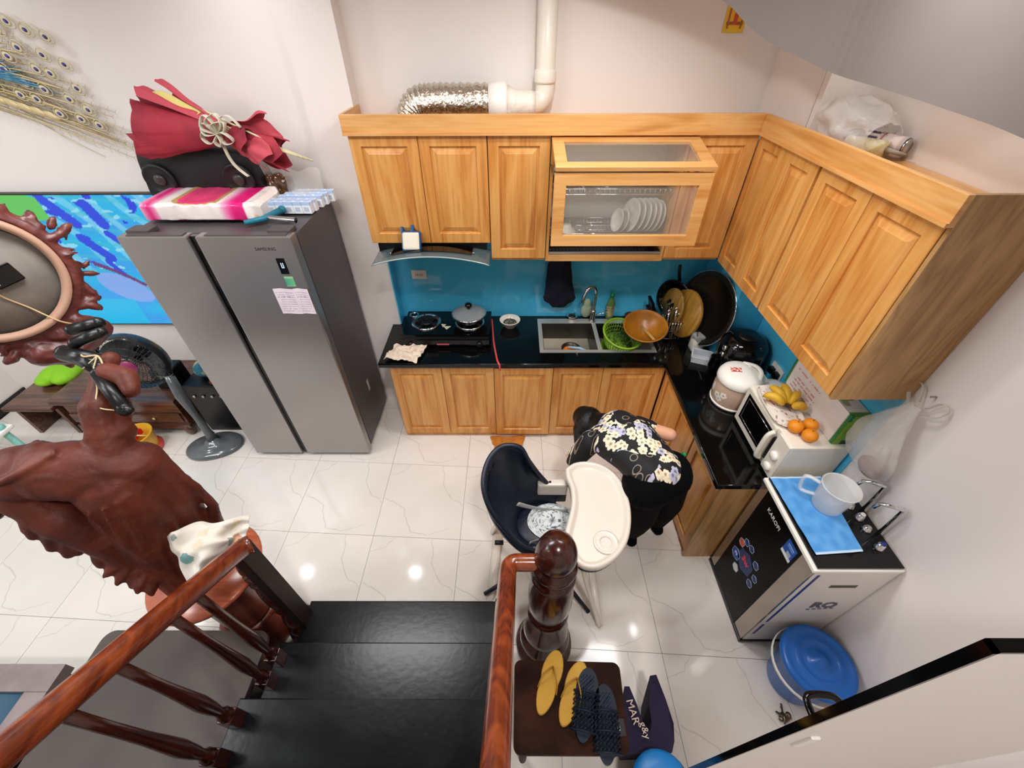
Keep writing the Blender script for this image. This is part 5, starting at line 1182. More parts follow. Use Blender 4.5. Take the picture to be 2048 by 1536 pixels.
tag(o, 'thin red gas hose running over the worktop edge right of the stove', 'hose')
def rag(u, v):
    x = -.895+.24*u+.05*(v-.5); y = 2.275+.155*v-.05*u*(1-v)+.02*nz(u*4, v*4)
    return Vector((x+.012*nz(u*6,v*6,3), y, .812+.020*abs(math.sin(7*u+4*v+2*nz(u*4,v*4)))+.016*nz(u*7, v*7, 1)+.01*math.sin(PI*u)))
def ragc(u, v): return (228, 208, 188)
o = cloth_sheet('rag', rag, 36, 26, mat('beige_rag', '#D9C6B2', .9), None, .004)
tag(o, 'crumpled beige rag on the worktop left of the stove', 'cloth')

# extractor hood and the clock-like gadget
hd = thing('cooker_hood', 'black cooker hood with curved smoked glass visor above the stove', 'hood', (-.51, 2.6, 1.5))
B().box(-.86, 2.54, 1.485, -.175, 2.852, 1.546, b=.004).build('housing', M_black, hd)
def vis(u, v):
    x = -.865+.715*u; s_ = math.sin(PI*u); return Vector((x, 2.345+.215*v, 1.492+.055*s_**.8*(1-.2*v)-.004*(1-v)+.0*v))
o = B().grid(vis, 30, 6).build('glass_visor', mat('smoked_glass', '#5C6B6E', .05, alpha=.55, coat=.5), hd)
s_ = o.modifiers.new('SOLIDIFY', 'SOLIDIFY'); s_.thickness = .005
B().tube([vis(i/30, 0) for i in range(31)], .004, 6).build('visor_edge', mat('glass_edge', '#9FB0AD', .1), hd)
o = B().grid(lambda u, v: vis(.15+.7*u, .35+.6*v)+Vector((0,0,.006)), 20, 4).build('black_visor_print', M_blackg, hd)
for u in (.14, .86): B().lathe([(.007,0),(.007,.004)], tuple(vis(u, .5)+Vector((0,0,.004))), 10).build('glass_bolt', M_chrome, hd)
for x in (-.86, -.19): B().box(x, 2.56, 1.43, x+.012, 2.60, 1.485).build('bracket', M_steel, hd) if False else None
t = thing('wall_sponge_box', 'square cream box in blue bag hanging from the wall cabinet door above the hood', 'box', (-.63, 2.49, 1.6))
M_ = Matrix.Translation((-.63, 2.475, 1.585)) @ Matrix.Rotation(math.radians(-28), 4, 'X')
B().box(-.052, -.012, -.052, .052, .012, .052, b=.012, M=M_).build('cream_face', mat('cream_tile_face', '#D8D2BE', .5), t)
B().box(-.060, -.006, -.060, .060, .028, .060, b=.014, M=M_).box(-.062, .0, .05, -.045, .02, .085, b=.004, M=M_).box(.0, .0, .05, .02, .02, .095, b=.004, M=M_).build('blue_wrap', mat('blue_film', '#174A7C', .25), t)
# socket on blue glass, and right wall
t = thing('wall_socket', 'white wall socket on the blue glass above the stove', 'socket', (-.71, 2.857, 1.17))
B().box(-.765, 2.846, 1.135, -.655, 2.8575, 1.205, b=.003).build('plate', M_white, t)
for k in range(5): B().box(-.735+.012*k, 2.8448, 1.16, -.730+.012*k, 2.8462, 1.18).build('slot', mat('slot_grey', '#8C8983', .6), t)
t = thing('wall_socket', 'white double socket with black plugs behind the rice cooker', 'socket', (1.63, 1.96, .97))
B().box(1.622, 1.90, .93, 1.6325, 2.02, 1.01, b=.002).build('plate', M_white, t)
for y in (1.93, 1.985): B().box(1.592, y-.02, .945, 1.621, y+.02, .985, b=.006).build('plug', M_black, t)
# dark pouch hanging under the wall cabinet
def pouch(u, v):
    z = 1.425-.48*v; w_ = .045+.072*v**1.2 if v < .85 else .117*math.cos((v-.85)/.15*1.1)
    return Vector((.325+.02*v+w_*(2*u-1), 2.80-.05*math.sin(PI*u)*math.sin(PI*min(1, v*.9+.1))+.012*nz(u*5,v*5), z))
t = thing('hanging_pouch', 'dark navy cloth pouch hanging under the wall cabinet left of the tap', 'pouch', (.33, 2.8, 1.42))
o = B().grid(pouch, 18, 20).build('pouch_body', mat('navy_cloth', '#0C0C22', .9, bump=(40, .2)), t); s_ = o.modifiers.new('SOLIDIFY', 'SOLIDIFY'); s_.thickness = .03; s_.offset = -1
B().lathe([(.01,0),(.01,.02)], (.325,2.81,1.41), 10).build('hook', M_steel, t)

# items round the sink
t = thing('sponge_holder', 'pale green net sponge pack behind the tap', 'sponge', (.575, 2.83, .80))
fused(B().ell((.575,2.83,.87), (.045,.02,.065)).ell((.575,2.828,.93), (.03,.015,.05)), 'net_sponge', mat('pale_green_sponge', '#9DAA8E', .8, bump=(60, .4)), t, .005, 1)
t = thing('steel_dish', 'tiny steel scourer dish behind the sink', 'dish', (.47, 2.835, .80))
bowl(t, (.465, 2.825, .8005), .045, .03, M_chrome)
fused(B().ell((.465,2.825,.822), (.03,.03,.014)), 'scourer', mat('scourer_wire', '#3B3D40', .35, .8, bump=(90, .6)), t, .004, 0)
t = thing('washing_up_bottle', 'clear washing up bottle with green cap and cream label behind the sink', 'bottle', (.76, 2.825, .80))
B().lathe([(.030,.0005),(.032,.02),(.030,.09),(.034,.13),(.024,.165),(.012,.185),(.012,.195)], (.76,2.825,.80), 20, sy=.7).build('bottle_body', mat('yellow_green_soap', '#5E7C45', .12, alpha=.85), t)
B().lathe([(.0315,.03),(.0312,.09),(.034,.12)], (.76,2.8245,.80), 14, sy=.72, cap=False).build('label', mat('cream_label', '#B3A878', .5, var=(70, '#4E5E2E', .5, .6)), t)
B().lathe([(.016,.195),(.016,.215),(.008,.222),(.006,.245),(.0001,.247)], (.76,2.825,.80), 14).build('cap', mat('green_cap', '#128A4A', .35), t)
t = thing('red_bowl', 'dark red plastic bowl behind the orange bowl', 'bowl', (.93, 2.80, .80)); bowl(t, (.93, 2.785, .8005), .055, .05, mat('dark_red_plastic', '#5A1A20', .4))
# cup in the left basin
t = thing('orange_cup', 'round dark tub with orange inside and a blue sponge in the left basin', 'tub', (.43, 2.50, .675))
bowl(t, (.43, 2.50, .6740), .07, .075, mat('dark_tub', '#2A1A14', .35), foot=.8)
B().lathe([(.0001,.05),(.060,.05)], (.43,2.50,.6740), 24, cap=False).build('orange_inside', mat('orange_plastic', '#D5782A', .4), t)
t = thing('spoon_bundle', 'blue and white sponge brush lying across the orange tub', 'brush', (.49, 2.45, .70))
B().tube([(.41,2.50,.756),(.49,2.485,.757),(.55,2.455,.75)], [.008,.011,.008], 8).build('blue_handle', mat('pale_blue_plastic', '#8FB3D0', .4), t)
fused(B().ell((.545,2.45,.735), (.03,.02,.025)).ell((.53,2.43,.715), (.02,.02,.03)), 'white_head', mat('white_bristle', '#D6D8DA', .7, bump=(80, .4)), t, .005, 0)
# green basket and orange bowl on the right basin
def tilt(c, rx, ry): return Matrix.Translation(c) @ Matrix.Rotation(math.radians(rx), 4, 'X') @ Matrix.Rotation(math.radians(ry), 4, 'Y')
M_gr = mat('lime_green_plastic', '#86B22E', .35, alpha=.92)
t = thing('green_basket', 'lime green perforated plastic basket with greens in the right basin', 'basket', (.765, 2.47, .80))
Mg = tilt((.775, 2.50, .795), 14, 8) @ Matrix.Diagonal((1.2,1.2,1.0,1))
b = B(); N_ = 40; rows_ = [(.085,.0),(.092,.02),(.102,.05),(.110,.08),(.116,.105)]
b.lathe([(.114,.100),(.124,.104),(.126,.112),(.118,.116),(.113,.108)], n=40, M=Mg, cap=False)
b.lathe([(.0001,0),(.088,0),(.09,.006),(.0001,.005)], n=32, M=Mg)
for r, z in rows_[1:-1]: b.tube([Mg @ Vector((r*math.cos(2*PI*k/40), r*math.sin(2*PI*k/40), z)) for k in range(40)], .0026, 4, closed=True)
for k in range(40):
    a = 2*PI*k/40; b.tube([Mg @ Vector((r*math.cos(a), r*math.sin(a), z)) for r, z in rows_], .0026, 4)
b.build('basket_body', M_gr, t)
rnd = random.Random(9); b = B()
for k in range(90):
    a = rnd.uniform(0, 2*PI); r = .085*math.sqrt(rnd.random()); p = Vector((r*math.cos(a), r*math.sin(a), .03+rnd.random()*.03))
    Ml = Mg @ Matrix.Translation(p) @ Euler((rnd.uniform(-1,1), rnd.uniform(-1,1), rnd.uniform(0,6))).to_matrix().to_4x4()
    b.add([Ml @ Vector(q) for q in ((-.012,0,0),(0,-.006,.003),(.014,0,0),(0,.006,.003))], [(0,1,2,3)])
o = tag(b.build('chopped_greens', mat('dark_leaf', '#2F4A1E', .6, var=(30, '#54742E', .45, .6))), 'chopped dark greens inside the green basket', 'greens', kind='stuff')
t = thing('green_saucer', 'lime green plastic basin under the green basket', 'basin', (.77, 2.46, .70))
B().lathe([(.085,-.075),(.10,-.04),(.118,-.005),(.125,0),(.116,-.002),(.098,-.04),(.0001,-.07)], n=36, M=tilt((.77, 2.48, .765), 6, 4)).build('basin_body', M_gr, t)
t = thing('orange_bowl', 'large translucent orange plastic bowl leaning on the green basket', 'bowl', (.90, 2.45, .86))
Mo = tilt((.935, 2.47, .885), 14, -4)
B().lathe([(.07,0),(.075,.004),(.11,.04),(.14,.085),(.150,.10),(.156,.103),(.152,.108),(.143,.104),(.133,.085),(.103,.042),(.0001,.008)], n=44, M=Mo).build('bowl_body', mat('translucent_orange', '#A5691A', .3, alpha=.9, var=(12, '#8C5A1C', .4, .7)), t)
t = thing('chopsticks', 'pair of pale chopsticks lying in the orange bowl', 'chopsticks', (.93, 2.45, .92))
for k in range(2): B().tube([Mo @ Vector((-.01+.012*k, .06, .035)), Mo @ Vector((.04+.01*k, -.11, .075))], [.0025,.004], 6).build('chopstick', mat('pale_chopstick', '#C09A55', .5), t)
# utensil holder, knives, boards
uh = thing('utensil_holder', 'black wire utensil holder with knives and spoons by the corner', 'holder', (1.17, 2.62, .80))
b = B(); x0, x1, y0, y1 = 1.12, 1.24, 2.54, 2.66
for z in (.803, .87, .94):
    b.tube([(x0,y0,z),(x1,y0,z),(x1,y1,z),(x0,y1,z)], .003, 6, closed=True)
for k in range(7):
    x = x0+(x1-x0)*k/6
    for y in (y0, y1): b.tube([(x,y,.803),(x,y,.94)], .002, 5)
for k in range(1, 6):
    y = y0+(y1-y0)*k/6
    for x in (x0, x1): b.tube([(x,y,.803),(x,y,.94)], .002, 5)
b.box(x0, y0, .8005, x1, y1, .803); tag(b.build('wire_frame', M_chrome, uh), kind='stuff')
for k, (x, y, L, c) in enumerate(((1.14,2.57,.20,'steel'),(1.16,2.60,.24,'black'),(1.19,2.57,.22,'steel'),(1.21,2.61,.20,'red'),(1.15,2.64,.25,'black'),(1.22,2.56,.18,'steel'))):
    u_ = thing('kitchen_utensil', ['steel spoon with round bowl in the wire holder, front left', 'black handled spatula in the wire holder, middle', 'steel ladle in the wire holder, front middle', 'pair of red wooden tongs in the wire holder', 'tall black knife handle at the back of the wire holder', 'short steel whisk at the front right of the wire holder'][k], 'utensil', (x, y, .805), group='utensils in the wire holder')
    m_ = {'steel': M_chrome, 'black': M_blackg, 'red': mat('reddish_wood', '#8C3E24', .4)}[c]
    B().tube([(x, y, .806), (x-.015, y+.01, .806+L)], [.004,.006], 8).build('shaft', m_, u_)
    B().ell((x-.016, y+.011, .806+L), (.016,.006,.024)).build('head', m_, u_)
kb = thing('knife_block', 'dark slanting knife rack with row of knife handles left of the utensil holder', 'knife rack', (1.09, 2.70, .80))
Mk = Matrix.Translation((1.08, 2.70, .80)) @ Matrix.Rotation(math.radians(-14), 4, 'Y')
B().box(-.03, -.07, .006, .03, .07, .17, b=.004, M=Mk).build('block', M_black, kb)
for k in range(6):
    h_ = B().box(-.012, -.060+.021*k, .17, .010, -.046+.021*k, .25, b=.003, M=Mk).build('knife_handle', M_blackg, kb); 
    for q in range(2): B().ell(tuple(Mk @ Vector((-.0125, -.053+.021*k, .19+.03*q))), (.002,.003,.003), seg=6).build('rivet', M_chrome, h_)
def disc(name, label, cat, c, nrm, r, th, m, rim=None, lip=0):
    nrm = Vector(nrm).normalized(); q = nrm.to_track_quat('Z', 'Y').to_matrix().to_4x4(); M = Matrix.Translation(c) @ q
    t = thing(name, label, cat, c); prof = [(.0001,0),(r*.82,0),(r*.86,lip),(r,lip+.004),(r+.004,lip),(r,lip-.004),(r*.86,-.003),(.0001,-.003)] if lip else [(.0001,th/2),(r-.004,th/2),(r,th/2-.004),(r,-th/2+.004),(r-.004,-th/2),(.0001,-th/2)]
    B().lathe(prof, n=56, M=M).build('plate' if lip else 'board', m, t)
    if rim: B().tube([M @ Vector(((r+.002)*math.cos(2*PI*k/56), (r+.002)*math.sin(2*PI*k/56), lip)) for k in range(56)], .004, 6, closed=True).build('rolled_rim', rim, t)
    return t
disc('round_tray', 'large round metal tray leaning on the blue column in the corner', 'tray', (1.345, 2.505, 1.085), (-.93,-.30,.22), .255, .01, mat('dull_tray_metal', '#3C3935', .22, .85), M_chrome, .018)
disc('chopping_board', 'thick round wooden chopping board standing before the metal tray', 'board', (1.25, 2.60, .985), (-.95,-.22,.2), .175, .03, wood('board_wood', ['#7A5418', '#93681F', '#A67A2C'], 'Z', rough=.5))
disc('wooden_board', 'narrow pale wooden board leaning behind the utensils', 'board', (1.185, 2.69, .985), (-.96,-.15,.15), .14, .018, wood('board_wood2', ['#7A5418', '#8F6A2B', '#A67A2C'], 'Z', rough=.5))
t = disc('frying_pan', 'black frying pan standing on edge behind the boards', 'pan', (1.22, 2.755, 1.02), (-.8,-.58,.12), .14, .012, M_blackg, M_black, .03)
B().tube([(1.215,2.76,1.15),(1.19,2.755,1.24),(1.18,2.745,1.29)], .012, 8).build('handle', M_black, t)
t = thing('storage_jar', 'clear plastic jar half full of white salt near the corner', 'jar', (1.315, 2.42, .80))
B().box(1.275, 2.38, .801, 1.36, 2.455, .93, b=.012).build('jar_body', mat('jar_plastic', '#E6E6E0', .1, alpha=.35), t)
B().box(1.28, 2.385, .806, 1.355, 2.45, .875, b=.012).build('salt', mat('white_salt', '#E2DCC8', .9, bump=(60, .3)), t)
B().tube([(1.29,2.39,.93),(1.30,2.43,.96),(1.34,2.44,.93)], .003, 6).build('wire_clasp', M_black, t)
t = thing('food_box', 'empty clear plastic food box on the worktop beside the salt jar', 'box', (1.315, 2.29, .80))
b = B(); x0, x1, y0, y1 = 1.262, 1.375, 2.245, 2.335
Mb = Matrix.Translation((1.315, 2.29, 0)) @ Matrix.Rotation(math.radians(-22), 4, 'Z')
for a in ((-.06,-.05,.801,.06,.05,.804), (-.062,-.052,.801,-.059,.052,.85), (.059,-.052,.801,.062,.052,.85), (-.06,-.052,.801,.06,-.049,.85), (-.06,.049,.801,.06,.052,.85), (-.07,-.06,.848,-.058,.06,.851), (.058,-.06,.848,.07,.06,.851), (-.07,-.06,.848,.07,-.048,.851), (-.07,.048,.848,.07,.06,.851)): b.box(*a, M=Mb)
b.build('box_body', mat('frosted_plastic', '#D9DEE2', .15, alpha=.42), t)

# air fryer, rice cooker, microwave
t = thing('air_fryer', 'glossy black air fryer behind the white rice cooker', 'air fryer', (1.49, 2.16, .80))
B().lathe([(.115,.001),(.135,.02),(.145,.10),(.148,.18),(.140,.25),(.11,.29),(.07,.302),(.0001,.305)], (1.485,2.155,.80), 40).build('housing', M_blackg, t)
B().lathe([(.07,.303),(.068,.309),(.0001,.311)], (1.485,2.155,.80), 32).build('top_panel', M_black, t)
B().box(-.035, -.02, -.05, .035, .03, .05, b=.012, M=Matrix.Translation((1.335, 2.14, .90)) @ Matrix.Rotation(PI/2, 4, 'Z')).build('drawer_handle', M_blackg, t)
for k in range(2): B().lathe([(.018,0),(.02,.01),(.014,.016)], n=16, M=Matrix.Translation((1.352, 2.12-.0*k, .985+.05*k)) @ Matrix.Rotation(-PI/2, 4, 'Y')).build('dial', M_chrome, t)
rc = thing('rice_cooker', 'round rice cooker with white lid and beige floral body on the worktop', 'rice cooker', (1.37, 1.885, .80))
CX, CY = 1.365, 1.885
def rcc(u, v):
    # floral print panel facing the room
    a = u*2*PI; z = v
    for (au, zv, r) in ((.545,.42,.035),(.60,.55,.03),(.57,.30,.022)):
        du, dv = (u-au)*5.5, (v-zv)*1.05; d = math.hypot(du, dv); th = math.atan2(dv, du)
        if d < .16*(.72+.28*abs(math.cos(2.5*th))): return (235, 230, 220) if d > .035 else (150, 120, 95)
    if abs(u-.47) < .022 and .35 < v < .78 and ((u-.47)/.022)**2+((v-.56)/.2)**2 < 1: return (232, 230, 226)
    if (u < .22 or u > .92): return (236, 230, 222)
    return (196, 168, 146)
paint('body', lambda u, v: Vector((CX+(.118+.008*math.sin(PI*v*.9))*math.cos(u*2*PI), CY+(.118+.008*math.sin(PI*v*.9))*math.sin(u*2*PI), .818+.155*v)), rcc, 160, 40, printmat('rice_cooker_print', .25), rc, local=False).data.polygons.foreach_set('use_smooth', [True]*6400)
B().lathe([(.10,.001),(.12,.004),(.124,.02),(.12,.022),(.0001,.02)], (CX,CY,.80), 40).build('base_ring', M_white, rc)
ld = B().lathe([(.126,.170),(.130,.178),(.129,.20),(.118,.222),(.095,.235),(.05,.243),(.0001,.245)], (CX,CY,.80), 44).build('lid', M_white, rc)
B().tube(spline([(CX+.07,CY-.07,1.028),(CX+.095,CY-.02,1.046),(CX+.085,CY+.04,1.046),(CX+.04,CY+.09,1.030)], 6), .013, 10, flat=.6).build('lid_handle', M_white, rc)
B().box(CX+.09, CY-.06, .90, CX+.155, CY+.06, 1.005, b=.03).build('hinge_housing', M_white, rc)
B().ell((CX+.06, CY+.045, 1.038), (.012,.012,.008)).build('steam_vent', M_white, rc)
def stk(u, v):
    on = (nz(u*6, v*4, 2) > -.05); return (200, 40, 30) if on or v < .12 else (245, 225, 215)
paint('red_sticker', lambda u, v: Matrix.Rotation(.25, 4, 'Z') @ Vector((0,0,0))+Vector((CX-.075+.06*u+.01*v, CY-.005+.038*v-.012*u, 1.0415+.0035*u+.001*v)), stk, 24, 16, M_print, rc, local=False)
t = thing('kettle_base', 'white oval lid of a small appliance beside the rice cooker', 'appliance', (1.52, 1.85, .80))
B().lathe([(.06,.0),(.065,.02),(.068,.15),(.075,.16),(.07,.175),(.04,.183),(.0001,.185)], (1.55,1.83,.801), 32, sy=.8).build('housing', M_white, t)
mw = thing('microwave', 'white microwave oven with dials on the right worktop', 'microwave', (1.48, 1.50, .80))
mx0, mx1, my0, my1, mz0, mz1 = 1.325, 1.625, 1.272, 1.728, .812, 1.070
M_mw = mat('microwave_white', '#E4DED0', .3)
B().box(mx0+.012, my0, mz0, mx1, my1, mz1, b=.006).build('housing', M_mw, mw)
dr = B().box(mx0, my0+.13, mz0+.004, mx0+.016, my1-.002, mz1-.004, b=.007).build('door', M_mw, mw)
B().box(mx0-.002, my0+.150, mz0+.045, mx0+.002, my1-.035, mz1-.035, b=.001).build('door_glass', M_blackg, dr)
def screenc(u, v):
    if .35 < u < .62 and .35 < v < .72: return (150, 40, 50)
    if .60 < v < .78 and u > .15: return (120, 125, 100)
    if v > .80 and u < .55: return (205, 200, 190)
    return (30, 34, 40) if nz(u*8, v*8) < .2 else (70, 95, 120)
fr2 = B()
fr2.tube([(mx0-.003, my0+.165, mz0+.065), (mx0-.003, my1-.055, mz0+.065), (mx0-.003, my1-.055, mz1-.055), (mx0-.003, my0+.165, mz1-.055)], .0018, 5, closed=True).build('window_outline', M_chrome, dr)
B().tube(spline([(mx0-.002, my0+.128, mz0+.03),(mx0-.028, my0+.128, mz0+.05),(mx0-.032, my0+.128, mz0+.13),(mx0-.028, my0+.128, mz1-.05),(mx0-.002, my0+.128, mz1-.025)], 5), .012, 8).build('door_handle', M_mw, dr)
B().box(mx0-.001, my0+.105, mz0+.05, mx0+.013, my0+.118, mz1-.05).build('handle_gap', M_black, mw)
B().box(mx0+.002, my0+.002, mz0+.004, mx0+.014, my0+.103, mz1-.004, b=.004).build('control_panel', M_mw, mw)
for z in (.865, .950): B().lathe([(.026,0),(.025,.014),(.018,.02),(.0001,.021)], n=24, M=Matrix.Translation((mx0+.003, my0+.052, z)) @ Matrix.Rotation(-PI/2, 4, 'Y')).build('dial', M_white, mw)
for x in (1.35, 1.60):
    for y in (1.30, 1.70): B().lathe([(.012,.0005),(.012,.013)], (x, y, .80), 10).build('foot', M_black, mw)
# plate, bananas, oranges, box
t = thing('plate', 'white oblong plate with small red flowers on the microwave', 'plate', (1.40, 1.53, 1.071))
def pl_(u, v):
    a = 2*PI*u; k = .55; c, s_ = math.cos(a), math.sin(a); r = v
    x = math.copysign(abs(c)**k, c)*.082*r; y = math.copysign(abs(s_)**k, s_)*.155*r
    q = Vector((x, y, 0)); q.rotate(Euler((0, 0, math.radians(-4)))); return Vector((1.405+q.x, 1.548+q.y, 1.0735+(.016 if v > .85 else 0)*(v-.85)/.15+.002*v))
def plc(u, v):
    a = 2*PI*u; x, y = math.cos(a)*v, math.sin(a)*v
    return (190, 60, 80) if nz(x*5, y*7, 7) > .38 else ((150, 140, 90) if nz(x*5, y*7, 12) > .42 else (232, 224, 215))
o = paint('plate_body', pl_, plc, 64, 20, printmat('china_print', .15), t, local=False); s_ = o.modifiers.new('SOLIDIFY', 'SOLIDIFY'); s_.thickness = .004; s_.offset = 1
M_ban = mat('ripe_banana', '#D6A92B', .45, var=(38, '#6B4A1C', .66, .74)); M_stem = mat('banana_stem', '#4A3524', .8)
bn0 = Vector((1.425, 1.525, 1.10))
ends = [((1.33, 1.60, 1.105), 'leftmost, nearest the rice cooker'), ((1.385, 1.655, 1.115), 'second from the left'), ((1.455, 1.665, 1.12), 'pointing straight to the wall'), ((1.505, 1.60, 1.115), 'second from the right'), ((1.495, 1.50, 1.10), 'lowest, nearest the oranges')]
for k, (e, w_) in enumerate(ends):
    e = Vector(e); d = (e-bn0).normalized(); up_ = Vector((0,0,1)); s1 = d.cross(up_)
    p0 = bn0+d*.02; pts = [p0, p0.lerp(e, .25)+up_*.018, p0.lerp(e, .55)+up_*.024, p0.lerp(e, .85)+up_*.014, e]
    t = thing('banana', f'ripe spotted banana of the bunch on the plate, {w_}', 'banana', tuple(p0), group='bananas on the plate')
    B().tube(spline(pts, 5), [.007,.011,.015,.018,.0195,.0205,.021,.0215,.022,.022,.022,.0215,.021,.020,.019,.018,.016,.0135,.011,.008,.004], 12).build('fruit', M_ban, t)
    B().tube([bn0+d*.002, p0+d*.004], [.006,.008], 8).build('stalk', M_stem, t)
    B().ell(tuple(e), (.0045,.0045,.0045)).build('blossom_end', M_stem, t)
M_or = mat('orange_peel', '#E28A12', .45, bump=(260, .2))
for (p, w_) in (((1.393,1.385,1.104), 'left of the three beside the plate'), ((1.472,1.395,1.104), 'rear one, touching the white box'), ((1.432,1.325,1.104), 'nearest the microwave side edge')):
    t = thing('orange', f'orange fruit on the microwave, {w_}', 'orange', p, group='oranges on the microwave')
    B().ell(p, (.0355,.0355,.032), seg=28).build('peel', M_or, t); B().lathe([(.004,0),(.003,.003)], (p[0], p[1], p[2]+.031), 8).build('stem_button', mat('green_button', '#4E5A22', .7), t)
t = thing('cardboard_box', 'white and green cardboard box standing on the microwave against the wall', 'box', (1.58, 1.54, 1.071))
bx = (1.535, 1.300, 1.0715, 1.628, 1.765, 1.262)
def facec(u, v):
    if u < .035 or u > .965: return (40, 120, 60)
    if .10 < v < .80 and .10 < u < .55 and int(v*26) % 3 == 0 and nz(u*30, v*20) > -.1: return (200, 120, 120)
    return (232, 224, 220)
paint('front_face', lambda u, v: Vector((bx[0]-.001, bx[4]+(bx[1]-bx[4])*u, bx[2]+(bx[5]-bx[2])*v)), facec, 60, 26, M_print, t, local=False)
def sidec(u, v):
    if v < .16 and .35 < u: return (20, 60, 60)
    if .38 < v < .56 and .2 < u < .7 and int(v*60) % 4 == 0: return (95, 125, 20)
    return (118, 165, 32)
paint('side_face', lambda u, v: Vector((bx[0]+(bx[3]-bx[0])*u, bx[1]-.001, bx[2]+(bx[5]-bx[2])*v)), sidec, 20, 30, M_print, t, local=False)
def topc(u, v):
    if v < .06: return (90, 140, 40)
    if ((u-.6)/.25)**2+((v-.28)/.06)**2 < 1: return (130, 40, 40)
    if ((u-.25)/.2)**2+((v-.2)/.06)**2 < 1: return (160, 165, 120)
    return (224, 220, 212)
paint('top_face', lambda u, v: Vector((bx[0]+(bx[3]-bx[0])*u, bx[1]+(bx[4]-bx[1])*v, bx[5]+.001)), topc, 20, 60, M_print, t, local=False)
B().box(*bx).build('carton', mat('green_carton', '#2C7A46', .6), t)
B().box(bx[0]-.0025, bx[1]-.002, bx[5]-.035, bx[0]+.012, bx[1]+.012, bx[5]+.002).build('corner_tab', mat('dark_green_tape', '#0F6A3C', .4), t)

# dish racks, crockery
rk = thing('dish_rack', 'chrome wire dish rack, upper tier in the open cabinet', 'dish rack', (.58, 2.66, 1.84))
def rack(t, z, n_=24):
    b = B(); x0, x1, y0, y1 = .226, .932, 2.56, 2.83
    for y in (y0, y1, (y0+y1)/2):
        for dz in (0, .03): b.tube([(x0,y,z+dz),(x1,y,z+dz)], .004, 6)
    for x in (x0, x1): b.tube([(x,y0,z),(x,y1,z)], .004, 6)
    for k in range(n_): x = x0+(x1-x0)*(k+.5)/n_; b.tube([(x,y0,z+.03),(x,y0,z),(x,y1,z),(x,y1,z+.03)], .0022, 5)
    return tag(b.build('wire_tier', M_chrome, t), kind='stuff')
rack(rk, 1.83)
rk2 = thing('dish_rack', 'chrome wire dish rack with black drip tray, lower tier in the open cabinet', 'dish rack', (.58, 2.66, 1.54)); rack(rk2, 1.565, 30)
B().box(.225, 2.535, 1.482, .935, 2.84, 1.492).build('drip_tray', M_blackg, rk2)
B().box(.222, 2.527, 1.476, .938, 2.534, 1.492, b=.002).build('tray_front', M_steel, rk2)
def dish(kind, label, c, nrm, r, group):
    nrm = Vector(nrm).normalized(); q = nrm.to_track_quat('Z', 'Y').to_matrix().to_4x4(); M = Matrix.Translation(c) @ q
    t = thing('plate' if kind == 'plate' else 'bowl', label, kind, c, group=group)
    if kind == 'plate': B().lathe([(.0001,-.002),(r*.6,-.002),(r*.7,.002),(r,.012),(r+.001,.014),(r-.002,.015),(r*.68,.006),(r*.6,.002),(.0001,.002)], n=36, M=M).build('china', M_china, t)
    else: B().lathe([(r*.45,0),(r*.45,.008),(r*.8,.03),(r,.055),(r-.003,.056),(r*.78,.034),(.0001,.01)], n=32, M=M).build('china', M_china, t)
    return t
xs = [(.665,.07,'small plate, leftmost'), (.70,.07,'small plate, second from the left'), (.745,.10,'large round plate, third from the left'), (.78,.10,'large plate behind the round one'), (.815,.10,'large plate in the middle of the row'), (.845,.10,'large plate, third from the right'), (.875,.10,'large plate, second from the right'), (.905,.095,'round plate, rightmost')]
for x, r, w_ in xs: dish('plate', f'white {w_} on the lower dish rack', (x, 2.65, 1.575+r), (-.93,-.25,.25), r, 'plates on the dish rack')
dish('bowl', 'white bowl turned upside down at the left of the lower rack', (.33, 2.62, 1.63), (0,0,-1), .075, 'bowls on the dish rack')
dish('bowl', 'white cup shaped bowl at the far left edge of the lower rack', (.255, 2.60, 1.63), (0,-.2,-1), .04, 'bowls on the dish rack')
for k in range(8): dish('bowl', f'white bowl on the upper rack, {["leftmost","second","third","fourth","fifth","sixth","seventh","rightmost"][k]} of the row', (.29+.082*k, 2.70, 1.905), (0,-.1,-1), .038, 'bowls on the upper rack')

# ------------------------------------------------------------ above the wall cabinets
dt = thing('exhaust_duct', 'flexible silver foil exhaust duct lying on the wall cabinets', 'duct', (-.4, 2.75, 2.2))
pts = spline([(-.56,2.72,2.165),(-.56,2.72,2.20),(-.52,2.72,2.25),(-.44,2.72,2.262),(-.30,2.72,2.262),(-.13,2.72,2.262)], 14)
P2 = [pts[0]]; 
for i in range(1, len(pts)): P2.append(pts[i])
b = B(); b.tube(P2, [.088+.005*math.sin(i*1.9) for i in range(len(P2))], 28, up=(0,-1,0))
b.build('foil_hose', mat('crinkled_foil', '#D8D2C4', .2, 1, bump=(45, .9)), dt)
B().lathe([(.094,0),(.096,.09),(.09,.10)], n=32, M=Matrix.Translation((-.135,2.72,2.262)) @ Matrix.Rotation(PI/2, 4, 'Y')).build('white_collar', M_white, dt)
B().lathe([(.09,0),(.065,.05),(.062,.13),(.055,.16)], n=28, M=Matrix.Translation((-.04,2.72,2.255)) @ Matrix.Rotation(PI/2, 4, 'Y')).build('taped_reducer', mat('white_tape', '#E6DFD2', .45, bump=(35, .5)), dt)
pp = thing('vent_pipe', 'white vertical vent pipe with elbow on the kitchen wall', 'pipe', (.17, 2.80, 2.3))
B().tube(spline([(.085,2.765,2.25),(.135,2.785,2.25),(.17,2.80,2.29),(.172,2.80,2.36)], 7)+[Vector((.172,2.80,CEIL-.002))], .052, 24, up=(0,-1,0)).build('pipe', mat('white_pvc', '#EDE6DA', .35), pp)
